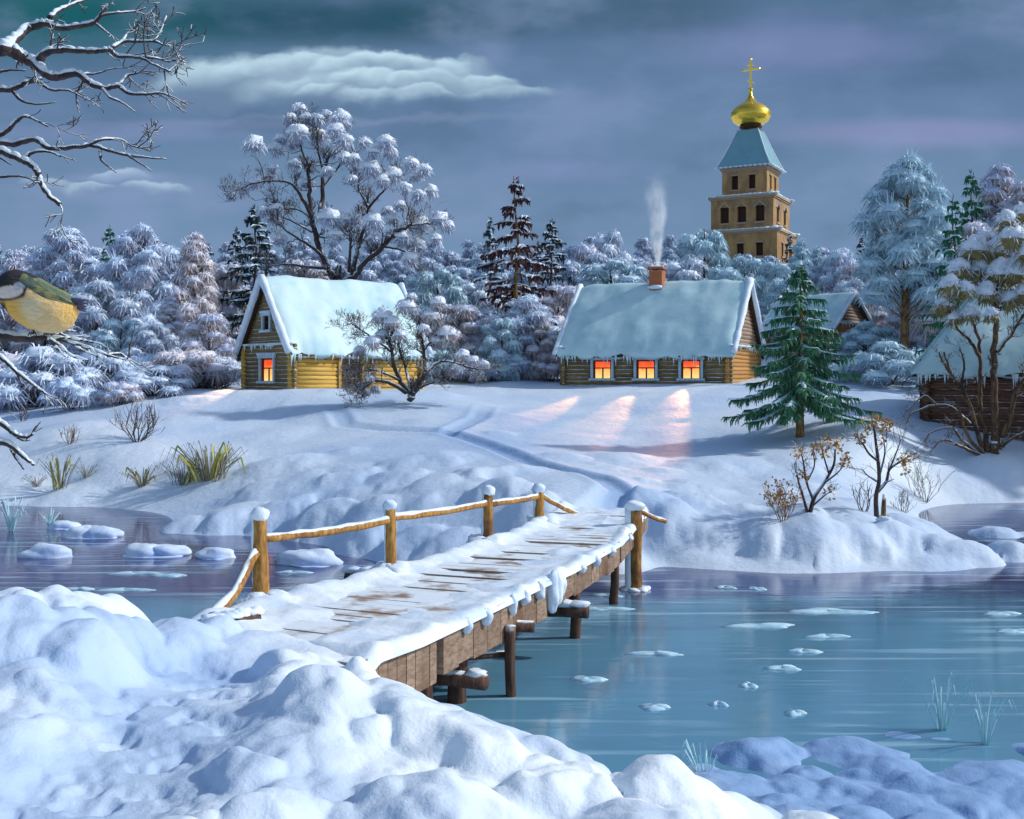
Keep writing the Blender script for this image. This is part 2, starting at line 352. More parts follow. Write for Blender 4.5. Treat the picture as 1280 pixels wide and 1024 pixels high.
# explicit foreground silhouettes
for px, py, d, r in [(18, 768, 13.2, 0.62), (85, 768, 13.6, 0.7), (120, 780, 13.0, .55), (175, 792, 13.3, 0.5), (225, 783, 14, 0.5), (262, 782, 14.6, 0.42), (10, 830, 12, .8), (110, 830, 12, .7), (60, 800, 12.6, .6),
                     (480, 845, 12.7, .42), (540, 870, 12.6, .5), (610, 885, 12.6, .55), (655, 905, 12.3, .45), (500, 900, 11.4, .8), (420, 920, 11, .7), (590, 950, 10.6, .75), (720, 950, 11.9, .5)]:
    p = P(px, py, d); DOM.append((p[0], p[1], r, r*0.5))
# far bank puffs
for px, py, d, r, h in [(850, 672, 31.6, 1.0, .45), (905, 685, 31.0, 1.25, .55), (960, 690, 30.6, 1.2, .6), (1020, 694, 30.2, 1.35, .7), (1075, 690, 30.4, 1.0, .5), (1120, 688, 30.8, 1.0, .5), (1170, 690, 30.6, .8, .4), (1215, 697, 30.1, .8, .35), (1000, 660, 32, 1.4, .4), (1060, 665, 32, 1.1, .35), (1150, 668, 32.5, 1, .35),
                        (820, 660, 32.5, .9, .4), (870, 640, 33.5, 1.2, .35), (930, 655, 32.5, 1.2, .3),
                        (235, 655, 36.5, 1.0, .5), (290, 650, 36.8, 1.4, .65), (345, 650, 36.5, 1.2, .55), (400, 662, 35.0, 1.2, .5), (450, 680, 32, 1.0, .45), (520, 690, 30.7, 1.0, .5), (560, 700, 30, .9, .45), (470, 640, 34, 1.3, .4), (540, 620, 35, 1.2, .5), (590, 612, 36, .9, .4), (620, 640, 33, 1.0, .45), (500, 600, 38, 1.5, .4), (420, 605, 39, 1.8, .45), (660, 660, 30.4, .8, .35),
                        (540, 585, 41, 1.8, .35), (350, 590, 43, 2.2, .5), (640, 600, 37, 1.4, .3), (180, 620, 43.5, 1.6, .25), (90, 622, 44, 1.6, .3), (20, 622, 45, 1.4, .3), (1242, 578, 46.6, 1.6, .3), (1290, 580, 46.6, 1.4, .25), (1205, 600, 45.2, 1.4, .2),
                        (1255, 668, 35.3, 1.0, .75), (1290, 668, 35.3, 1.0, .75), (1275, 700, 30.7, .8, .6), (1330, 690, 31, .8, .6)]:
    p = P(px, py, d); DOM.append((p[0], p[1], r*1.1, h*(.75 if px < 700 else .9)))
domes_region(110, (-34, 26), (32, 62), (0.9, 3.2), (0.05, 0.13), lambda x, y, r: not (0 < x < 13 and y > 44) and tps(np.array([x]), np.array([y]))[0] > .5 and min(pdist(x, y, PATHS[1][0]), pdist(x, y, PATHS[2][0])) > 0.6+r)
# icy hummocks in the water at lower right
HUM = []
for px, py, r, h in [(905, 985, 1.0, .45), (975, 985, .8, .4), (880, 955, .6, .3), (940, 925, .9, .42), (1060, 985, 1.0, .4), (1010, 965, .7, .35), (1120, 950, .9, .4), (1160, 975, 1.0, .45), (1075, 925, 1.0, .38), (1140, 900, .9, .40), (1180, 905, .9, .4),
                     (1235, 950, 1.0, .42), (1220, 1000, 1.1, .5), (1120, 1010, 1.1, .5), (1280, 905, 1.1, .4), (1290, 990, 1.2, .55), (1000, 1020, 1.0, .42), (1270, 880, .8, .35), (1340, 930, 1.2, .5), (1060, 1050, 1.0, .5), (1200, 1060, 1.2, .55), (1380, 1000, 1.3, .6), (1420, 880, 1.0, .4)]:
    d = F*HC/(py+16-HY); x = (px-640)/F*d; HUM.append((x, d, r*1.2, h*.5+.17)); DOM.append(HUM[-1])
SUB = []
def sub_region(n, xr, yr, rr, hr, cond):
    for _ in range(n):
        x = rg.uniform(*xr); y = rg.uniform(*yr); r = rg.uniform(*rr)
        if cond(x, y, r): SUB.append((x, y, r, r*rg.uniform(*hr)))
sub_region(1500, (-11, 6), (4, 17), (0.18, 0.5), (0.12, 0.26), lambda x, y, r: pdist(x, y, PATHS[0][0]) > 0.55+r and not (-5.2 < x < -0.6 and y > 13.6))
sub_region(260, (-14, 14), (28, 41), (0.35, 1.0), (0.07, 0.2), lambda x, y, r: pdist(x, y, PATHS[1][0]) > 0.6+r and not (-2.6 < x < 4.2 and y < 31))
sub_region(120, (1.5, 13), (6, 17), (0.3, 0.6), (0.08, 0.2), lambda x, y, r: True)
SUB = np.array(SUB)
DOM = np.array(DOM); HUM = np.array(HUM)
def dome_h(x, y, base, DOM=None, p_=None):
    """x,y 1-d arrays"""
    add = np.zeros(np.shape(x))
    o = np.argsort(y) if np.ndim(x) == 1 else None
    xs, ys = x[o], y[o]; a = add[o]
    wx = xs+0.34*fbm(xs*1.5, ys*1.5, 61, 3); wy = ys+0.34*fbm(xs*1.5, ys*1.5, 71, 3)
    for cx, cy, r, h in DOM:
        i0, i1 = np.searchsorted(ys, cy-r-.3), np.searchsorted(ys, cy+r+.3)
        if i1 <= i0: continue
        q = ((wx[i0:i1]-cx)**2+(wy[i0:i1]-cy)**2)/(r*r)
        v = h*np.clip(1-q, 0, 1)**(p_ or (0.95 if h > .24*r or cy < 20 else 1.7))
        a[i0:i1] = np.maximum(a[i0:i1], v)
    add[o] = a
    return add
def height(x, y):
    x = np.atleast_1d(np.asarray(x, float)).ravel(); y = np.atleast_1d(np.asarray(y, float)).ravel()
    z = tps(x, y)
    far = np.clip((y-20)/60, 0, 1)
    z = z+0.10*fbm(x*0.35, y*0.35, 3, 3)*(0.5+far)+0.9*fbm(x*0.06, y*0.06, 9, 2)*np.clip((y-95)/60, 0, 1)*2
    land = np.clip((z+0.05)/0.25, 0.0, 1)
    z0_ = z+dome_h(x, y, z, DOM)
    z = z0_+dome_h(x, y, z, SUB, 1.4)*np.clip((z0_+0.02)/.15, 0, 1)
    near = np.clip((30-y)/20, 0, 1)*land
    z = z+near*(0.09*fbm(x*1.9, y*1.9, 21, 3))
    for k, (pts, w, dp) in enumerate(PATHS):
        d = pdist(x, y, pts); f = np.exp(-(d/w)**4)
        if k: f = f*np.clip((58-y)/12, 0, 1)
        z = z-dp*f*land
        if k == 0: z = z-f*land*0.09*np.clip(fbm(x*3.4, y*3.4, 33, 3)*2.2, 0, 1)
        else: z = z+0.035*np.exp(-((d-w*1.5)/(w*.5))**2)*land
    return z
def H(x, y): return float(height(np.array([x]), np.array([y]))[0])
def ground_at(px, py, y0=7, y1=140):
    ys = np.exp(np.linspace(math.log(y0), math.log(y1), 500)); xs = (px-640)/F*ys
    rz = HC-(py-HY)/F*ys; hz = np.maximum(height(xs, ys), 0.0)
    k = np.nonzero(rz < hz)[0]
    i = k[0] if len(k) else len(ys)-1
    return np.array([xs[i], ys[i], hz[i]])

def build_ground():
    NR, NC = 640, 900
    t = np.linspace(0, 1, NR)
    ys = np.exp(np.interp(t, [0, 0.05, 0.50, 0.80, 1], np.log(np.array([-6, 6, 21, 75, 1900.0])+9)))-9
    u = np.linspace(-1, 1, NC); u = 0.62*u+0.98*np.sign(u)*np.abs(u)**5
    X = u[None, :]*(ys[:, None]+9); Y = np.repeat(ys[:, None], NC, 1)
    Z = height(X.ravel(), Y.ravel()).reshape(NR, NC)
    V = np.stack([X, Y, Z], -1).reshape(-1, 3)
    i = np.arange(NR-1)[:, None]*NC; j = np.arange(NC-1)[None, :]
    Q = np.stack([i+j, i+j+1, i+NC+j+1, i+NC+j], -1).reshape(-1, 4)
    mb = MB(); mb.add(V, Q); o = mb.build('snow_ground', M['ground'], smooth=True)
    shade_tint = np.zeros(NR*NC); x, y = X.ravel(), Y.ravel()  # blue shade painted into paths, hummocks, field and near bank
    shade_tint += 0.30*np.exp(-(pdist(x, y, PATHS[0][0])/1.1)**2)*np.clip((17-y)/2, 0, 1)
    for k in (1, 2): shade_tint += np.clip((62-y)/14, 0, 1)*0.3*np.exp(-(pdist(x, y, PATHS[k][0])/0.55)**2)
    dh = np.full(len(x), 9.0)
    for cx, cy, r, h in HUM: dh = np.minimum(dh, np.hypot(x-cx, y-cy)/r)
    shade_tint += 1.0*np.clip(1.5-dh, 0, 1)*np.clip((x-1.5)/1.0, 0, 1)
    shade_tint += np.clip(.34+.55*fbm(x*.11, y*.11, 91, 3), 0, 1)*np.clip((y-24)/8, 0, 1)*np.clip((90-y)/20, 0, 1)*.9
    shade_tint += np.clip(.02+.9*fbm(x*.5, y*.5, 95, 3), 0, .38)*np.clip((19-y)/3, 0, 1)
    a = o.data.attributes.new('tint', 'FLOAT', 'POINT'); a.data.foreach_set('value', np.clip(shade_tint, 0, 1).astype(np.float32))
    tag(o, 'white snow covering both river banks and the hill with trodden paths', 'ground', kind='structure')
build_ground()

def build_water():
    m, nt, b = newmat('river_water')
    tc = nt.nodes.new('ShaderNodeTexCoord'); sp = nt.nodes.new('ShaderNodeSeparateXYZ'); nt.links.new(tc.outputs['Object'], sp.inputs[0])
    n1 = noise(nt, 0.16, 3, stretch=(0.5, 2.2, 1)); n2 = noise(nt, 0.9, 4, stretch=(0.22, 2.4, 1))
    yy = mth(nt, 'ADD', sp.outputs[1], mth(nt, 'MULTIPLY', mth(nt, 'SUBTRACT', n1, 0.5), 9.0))
    far = sstep(nt, yy, 22.5, 27.5)  # violet far band: dark bank reflection painted into the water colour
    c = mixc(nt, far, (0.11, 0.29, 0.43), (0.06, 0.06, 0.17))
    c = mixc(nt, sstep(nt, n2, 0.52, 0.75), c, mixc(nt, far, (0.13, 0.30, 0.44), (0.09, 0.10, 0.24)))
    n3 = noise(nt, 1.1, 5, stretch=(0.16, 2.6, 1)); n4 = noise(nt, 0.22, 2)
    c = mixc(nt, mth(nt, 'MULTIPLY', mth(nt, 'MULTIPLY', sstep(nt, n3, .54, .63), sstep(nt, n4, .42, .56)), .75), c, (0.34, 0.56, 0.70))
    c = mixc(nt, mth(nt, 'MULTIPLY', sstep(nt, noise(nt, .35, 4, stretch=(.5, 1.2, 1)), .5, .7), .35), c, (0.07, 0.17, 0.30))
    nt.links.new(c, b.inputs['Base Color']); b.inputs['Roughness'].default_value = 0.09
    b.inputs['Specular IOR Level'].default_value = 0.8; b.inputs['IOR'].default_value = 1.45
    h = mth(nt, 'ADD', noise(nt, 1.3, 3, stretch=(0.35, 2.0, 1)), mth(nt, 'MULTIPLY', noise(nt, 6, 2, stretch=(0.4, 1.6, 1)), 0.25))
    bump(nt, b, h, 0.16, 0.05)
    mb = MB(); xs = np.linspace(-160, 160, 33); ys = np.linspace(-8, 75, 15)
    X, Y = np.meshgrid(xs, ys); V = np.stack([X.ravel(), Y.ravel(), np.zeros(X.size)], 1)
    i = np.arange(14)[:, None]*33; j = np.arange(32)[None, :]
    mb.add(V, np.stack([i+j, i+j+1, i+33+j+1, i+33+j], -1).reshape(-1, 4))
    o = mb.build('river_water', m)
    tag(o, 'dark teal and violet river water flowing under the footbridge', 'river', kind='structure')
build_water()

# ------------------------------------------------------------------ buildings
def log_wall(mb, A, B, z0, z1, r=0.13, ends=0.28, openings=(), gable=None, rng=RNG, m=0):
    """stack of logs from A to B (2D) ; gable(z)->inset on both sides"""
    A = np.array(A, float); B = np.array(B, float); L = np.linalg.norm(B-A); d = (B-A)/L
    z = z0+r
    while z < z1+r*0.4:
        ins = gable(z) if gable else -ends
        segs = [(ins, L-ins)]
        for s0, s1, oz0, oz1 in openings:
            if z+r*0.5 > oz0 and z-r*0.5 < oz1:
                new = []
                for a, b in segs:
                    if s0 > a and s1 < b: new += [(a, s0), (s1, b)]
                    else: new.append((a, b))
                segs = new
        for a, b in segs:
            if b-a < 0.08: continue
            n = max(2, int((b-a)/1.2)+1); t = np.linspace(a, b, n)
            pts = np.stack([A[0]+d[0]*t, A[1]+d[1]*t, np.full(n, z)], 1); pts[:, 2] += rng.normal(0, 0.008, n)
            mb.tube(pts, r*1.06*rng.uniform(0.93, 1.05)+rng.normal(0, 0.004, n), 8, m=m)
        z += r*1.86
M['pale_frame'] = m_plain('pale_frame', (0.42, 0.58, 0.66), .7, var=.2)
M['jamb'] = m_plain('dark_jamb', (0.10, 0.03, 0.02), .7)
def window_part(parent, c, wd, nr, w, h, lit=True, frame='pale_frame', spot=None, cap=True, mull=True):
    wd = np.array([wd[0], wd[1], 0.]); nr = np.array([nr[0], nr[1], 0.]); up = np.array([0, 0, 1.]); c = np.array(c, float)
    def bar(mb, a, b, t, dp, off, m=0):
        """a,b in (s,z)"""
        q = lambda s, z: c+wd*s+up*z+nr*off
        M_ = np.stack([wd, nr, up], 1)
        ctr = (q(*a)+q(*b))/2
        mb.box(ctr, (abs(a[0]-b[0])/2+t/2, dp/2, abs(a[1]-b[1])/2+t/2), M=M_, m=m)
    fr = MB(); t = 0.15
    bar(fr, (-w/2-t/2, -h/2), (-w/2-t/2, h/2), t, .18, .12); bar(fr, (w/2+t/2, -h/2), (w/2+t/2, h/2), t, .18, .12)
    bar(fr, (-w/2-t, h/2+t/2), (w/2+t, h/2+t/2), t*1.1, .22, .13); bar(fr, (-w/2-t*1.3, -h/2-t/2), (w/2+t*1.3, -h/2-t/2), t*.9, .30, .14)
    for sx in (-1, 1): bar(fr, (sx*(w/2-.05), -h/2+.02), (sx*(w/2-.05), h/2-.02), .1, .12, .02, 1)
    bar(fr, (-w/2+.1, h/2-.05), (w/2-.1, h/2-.05), .09, .11, .02, 1)
    if mull:
        bar(fr, (-w/2+.1, h*.06), (w/2-.1, h*.06), .07, .07, 0.0, 1); bar(fr, (0, -h/2), (0, h*.06-.04), .08, .06, 0.002, 1)
    f = fr.build('window', [M[frame], M['jamb']], parent)
    pn = MB(); q = lambda s, z: c+wd*s+up*z-nr*.05
    pn.add([q(-w/2, -h/2), q(w/2, -h/2), q(w/2, h/2), q(-w/2, h/2)], [[0, 1, 2, 3]])
    pn.build('pane', M['pane' if lit else 'pane_dark'], f)
    if cap:
        s = MB()
        for k in np.linspace(-w/2-t, w/2+t, 6): s.blob(c+wd*k+up*(h/2+t*1.45)+nr*.18, (.15, .12, .085), .15, 8, 6)
        for k in np.linspace(-w/2-t, w/2+t, 6): s.blob(c+wd*k+up*(-h/2-t*.7)+nr*.22, (.14, .10, .05), .15, 8, 6)
        s.build('snow_cap', M['snow'], f, True)
    return f
def roof_shell(L, w, hw, rise, over_e, over_g, T, sag=0.06, rng=RNG, nz=0.05, hip=0):
    """snow covered roof: local X along ridge, eaves at y=-over_e and y=w+over_e"""
    ns, ntt = 56, 40
    s = np.linspace(0, 1, ns); t = np.linspace(-1, 1, ntt); t = np.sign(t)*np.abs(t)**0.9
    half = w/2; slope = rise/half
    S, Tt = np.meshgrid(s, t, indexing='ij')
    Y = half+Tt*(half+over_e); X = -over_g+S*(L+2*over_g)+hip*(1-np.abs(Tt))*(1-S)
    prof = np.sqrt(Tt**2+0.0022)
    Zb = hw+rise-prof*(half+over_e)*slope+0.02
    Zb = Zb-sag*np.sin(S*math.pi)*(1-np.abs(Tt))
    e = np.maximum(np.abs(Tt)**10, np.abs(2*S-1)**22)
    nv = fbm(X.ravel()*0.9, Y.ravel()*0.9, int(rng.integers(99)), 2).reshape(X.shape)
    th = T*(1-0.80*e)*(1+nv*0.35)
    drop = 0.13*np.abs(Tt)**12*(1+2*fbm(X.ravel()*2.2, Y.ravel()*.1, 8, 2).reshape(X.shape))
    Zt = Zb+th+nv*nz-drop*0.3
    Zb = Zb-drop
    Y = Y+np.sign(Tt)*np.abs(Tt)**9*.30*fbm(X.ravel()*1.3, X.ravel()*0+3, 18, 3).reshape(X.shape)
    V = np.concatenate([np.stack([X, Y, Zt], -1).reshape(-1, 3), np.stack([X, Y, Zb], -1).reshape(-1, 3)])
    i = np.arange(ns-1)[:, None]*ntt; j = np.arange(ntt-1)[None, :]; N = ns*ntt
    top = np.stack([i+j, i+ntt+j, i+ntt+j+1, i+j+1], -1).reshape(-1, 4)
    Q = [top, top[:, ::-1]+N]
    a = np.arange(ntt-1); Q.append(np.stack([a, a+1, a+1+N, a+N], 1)); b = a+(ns-1)*ntt; Q.append(np.stack([b+1, b, b+N, b+1+N], 1))
    c = np.arange(ns-1)*ntt; Q.append(np.stack([c+ntt, c, c+N, c+ntt+N], 1)); d = c+ntt-1; Q.append(np.stack([d, d+ntt, d+ntt+N, d+N], 1))
    mb = MB(); mb.add(V, np.concatenate(Q))
    if hip:
        zc = hw+rise-(half+over_e)*slope; a_ = np.array([(-over_g, -over_e, zc), (-over_g, w+over_e, zc), (hip-over_g, half, hw+rise)])
        mb.add(np.vstack([a_+[-.05, 0, T*.5], a_+[0, 0, -.05]]), [[0, 2, 5, 3], [2, 1, 4, 5], [1, 0, 3, 4]], [[0, 1, 2], [5, 4, 3]])
    return mb
def icicles(mb, a, b, n, lo, hi, rng=RNG):
    a = np.array(a, float); b = np.array(b, float)
    for k in range(n):
        p = a+(b-a)*rng.uniform(0, 1); l = rng.uniform(lo, hi)*rng.uniform(.4, 1)
        mb.tube([p, p-[0, 0, l*.5], p-[0, 0, l]], [rng.uniform(.05, .085), .035, .005], 6)
def add_spot(name, loc, target, energy, size, blend=0.9, col=(1, .55, .28)):
    l = bpy.data.lights.new(name, 'SPOT'); l.energy = energy; l.spot_size = size; l.spot_blend = blend; l.color = col; l.shadow_soft_size = 0.12
    o = bpy.data.objects.new(name, l); COL.objects.link(o); o.location = loc
    o.rotation_euler = (Vector(target)-Vector(loc)).to_track_quat('-Z', 'Y').to_euler(); return o

def cottage(label, loc, rz, L, w, hw, rise, front_mat, side_mat, gable_mat, roof_mat, windows=(), gable_left=(), door=None, over_e=.55, over_g=.45, T=.32, floor_z=-.7, r=.13, hip=0):
    root = empty('log_cottage', loc, rz); tag(root, label, 'cottage', 'log cottages of the village')
    slope = rise/(w/2)
    op = [(x-ww/2-.11, x+ww/2+.11, z-hh/2-.1, z+hh/2+.12) for x, z, ww, hh in windows]
    if door: op.append((door[0]-door[1]/2, door[0]+door[1]/2, -1, door[2]))
    mb = MB(); log_wall(mb, (0, 0), (L, 0), floor_z, hw, r, openings=op); mb.build('front_log_wall', M[front_mat], root, True)
    mb = MB(); log_wall(mb, (0, w), (L, w), floor_z, hw, r); mb.build('back_log_wall', M[front_mat], root, True)
    gi = lambda z: max(0.0, (z-hw)/slope)+0.05
    for gx, mt, wins in ((0, side_mat[0], gable_left), (L, side_mat[1], ())):
        low = [q for q in wins if q[1] < hw]; hi = [q for q in wins if q[1] > hw]
        f = lambda q: (q[0]-q[2]/2-.1, q[0]+q[2]/2+.1, q[1]-q[3]/2-.1, q[1]+q[3]/2+.12)
        mb = MB(); log_wall(mb, (gx, 0), (gx, w), floor_z+r*.93, hw, r, openings=[f(q) for q in low]); mb.build('gable_end_wall', M[mt], root, True)
        mb = MB(); log_wall(mb, (gx, 0), (gx, w), hw+.02, hw+rise-.75, r, openings=[f(q) for q in hi], gable=gi)
        if hip and gx == 0: continue
        # dark attic boards behind, between the rafters
        g = 1 if gx == 0 else -1
        mb2 = MB(); mb2.add([(gx+g*.06, .1, hw), (gx+g*.06, w-.1, hw), (gx+g*.06, w/2, hw+rise-.1)], None, [[0, 1, 2]])
        o = mb.build('gable', M[gable_mat[0 if gx == 0 else 1]], root, True); mb2.build('attic_opening', M['dark_wood'], o)
        for q in wins:
            window_part(root, (gx, q[0], q[1]), (0, 1), (-g, 0), q[2], q[3], lit=q[4])
        # barge boards under the roof edge
        bb = MB(); ox = gx-g*(over_g-.12)
        for sgn in (0, 1):
            y0 = -over_e if sgn == 0 else w+over_e
            bb.beam((ox, y0, hw-over_e*slope-.05), (ox, w/2, hw+rise-.05), .06, .22)
        bb.build('barge_board', M['dark_wood'], root)
        # little snow-covered ledge (pent) across the gable at eave level
        sn = MB()
        for k in np.linspace(-.1, w+.1, 16): sn.blob((gx-g*.2, k, hw+.06), (.22, .3, .07), .2, 8, 6)
        sn.build('snow_ledge', M['snow'], root, True)
        ic = MB(); icicles(ic, (gx-g*.32, -.1, hw+.04), (gx-g*.32, w+.1, hw+.04), 24, .15, .5)
        ic.build('icicles', M['icicle'], root, True)
    for k, (x, z, ww, hh) in enumerate(windows):
        window_part(root, (x, 0, z), (1, 0), (0, -1), ww, hh)
    if door:
        d = MB(); d.box((door[0], .02, door[2]/2-.1), (door[1]/2-.02, .05, door[2]/2+.08)); dm = d.build('door', M['door_wood'], root)
        t = MB()
        for sx in (-1, 1): t.box((door[0]+sx*(door[1]/2+.06), -.08, door[2]/2-.1), (.08, .12, door[2]/2+.12))
        t.box((door[0], -.08, door[2]+.06), (door[1]/2+.14, .125, .09)); t.build('door_frame', M['log_gold'], dm)
        h = MB(); h.blob((door[0]-door[1]*.34, -.07, door[2]*.45), .05, 0, 8, 6); h.build('handle', M['dark_wood'], dm)
    rf = roof_shell(L, w, hw, rise, over_e, over_g, T, hip=hip).build('roof', M[roof_mat], root, True)
    ev = MB()
    for gx in (-over_g-.02, L+over_g+.02):
        if hip and gx < 0: continue
        for y0 in (-over_e, w+over_e):
            tt = np.linspace(0, 1, 14); q = np.stack([np.full(14, gx), y0*(1-tt)+w/2*tt, (hw-over_e*slope)*(1-tt)+(hw+rise)*tt+T*.28], 1)
            ev.tube(q, T*.42*(1+RNG.normal(0, .10, 14)), 8)
    ev.build('edge_snow', M['snow'], rf, True)
    # plank sheathing beneath the snow
    sh = MB()
    for sgn in (0, 1):
        y0 = -over_e+.05 if sgn == 0 else w+over_e-.05
        z0 = hw+rise-(w/2+over_e-.05)*slope-.09
        a = np.array([(-over_g+.05, y0, z0), (L+over_g-.05, y0, z0), (L+over_g-.05, w/2, hw+rise-.14), (-over_g+.05+hip, w/2, hw+rise-.14)])
        V = np.vstack([a, a-[0, 0, .05]]); sh.add(V, [[0, 1, 2, 3], [7, 6, 5, 4], [0, 4, 5, 1], [1, 5, 6, 2], [3, 7, 4, 0]])
    sh.build('roof_boards', M['dark_wood'], root)
    ic = MB(); ze = hw-over_e*slope+.02
    icicles(ic, (-over_g, -over_e+.04, ze), (L+over_g, -over_e+.04, ze), int(L*6), .2, .85)
    ic.build('icicles', M['icicle'], root, True)
    return root

def wl(loc, rz, x, y, z):
    return (loc[0]+x*math.cos(rz)-y*math.sin(rz), loc[1]+x*math.sin(rz)+y*math.cos(rz), loc[2]+z)

# left cottage: gable faces front-left, side wall front-right
locL = P(366, 487, 62); rzL = R(40)
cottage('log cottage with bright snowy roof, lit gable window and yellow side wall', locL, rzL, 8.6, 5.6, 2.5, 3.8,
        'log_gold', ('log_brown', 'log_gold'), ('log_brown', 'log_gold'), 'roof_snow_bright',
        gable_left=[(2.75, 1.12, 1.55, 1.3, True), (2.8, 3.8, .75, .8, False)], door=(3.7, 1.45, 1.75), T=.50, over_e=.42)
p = wl(locL, rzL, -.8, 3.0, 1.1)
t_ = ground_at(255, 506)
add_spot('window_glow', p, (t_[0]-1.0, t_[1], t_[2]), 4000, R(26), .7, (1, .5, .22))
# long cottage
rzC = R(-24); locC = np.array([3.3, 70.4, 4.42])
WX = [2.55, 5.35, 8.15]
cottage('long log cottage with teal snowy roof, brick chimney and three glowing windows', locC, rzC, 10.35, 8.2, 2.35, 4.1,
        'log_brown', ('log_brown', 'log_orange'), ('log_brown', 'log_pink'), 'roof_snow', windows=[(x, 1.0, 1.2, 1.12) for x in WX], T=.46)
cot = [o for o in bpy.data.objects if o.name.startswith('log_cottage')][-1]
zr = 2.35+4.1
c = MB(); cx, cy = 4.95, 3.65
for k in range(7): c.box((cx, cy, zr-.45+k*.2), (.42-.004*(k % 2), .42-.004*(k % 2), .098))
c.box((cx, cy, zr+1.02), (.5, .5, .07))
ch = c.build('chimney', M['brick'], cot)
s = MB(); s.blob((cx, cy-.02, zr+1.1), (.46, .46, .07), .1, 10, 6); s.blob((cx, cy-.5, zr-.22), (.5, .2, .14), .1, 12, 8); s.build('snow_cap', M['snow'], ch, True)
for k, (x, en_, tg_) in enumerate(zip(WX, (12000, 9500, 5600), [(676, 519), (748, 530), (826, 532)])):
    p = wl(locC, rzC, x, -.8, 1.0); t_ = ground_at(*tg_)
    add_spot('window_glow', p, t_, en_, R(12), .8, (1, .40, .14))
smoke_base = wl(locC, rzC, cx, cy, zr+1.1)
# small cottage behind the spruce
locS = np.array([20.0, 87.5, 6.75])
cottage('small snow roofed cottage half hidden behind the green spruce', locS, R(-46), 5.6, 5.2, 2.2, 2.3,
        'log_brown', ('log_brown', 'log_orange'), ('log_brown', 'log_pink'), 'roof_snow', T=.3)
# right cottage
locR = P(1158, 532, 50); locR[2] = 2.95
cottage('dark reddish log cottage with icy eaves behind the many stemmed tree', locR, R(-24), 9.5, 7.0, 2.75, 3.2,
        'log_red', ('log_red', 'log_red'), ('log_red', 'log_red'), 'roof_snow', T=.46, over_e=.7, over_g=.6, r=.145, hip=2.6)

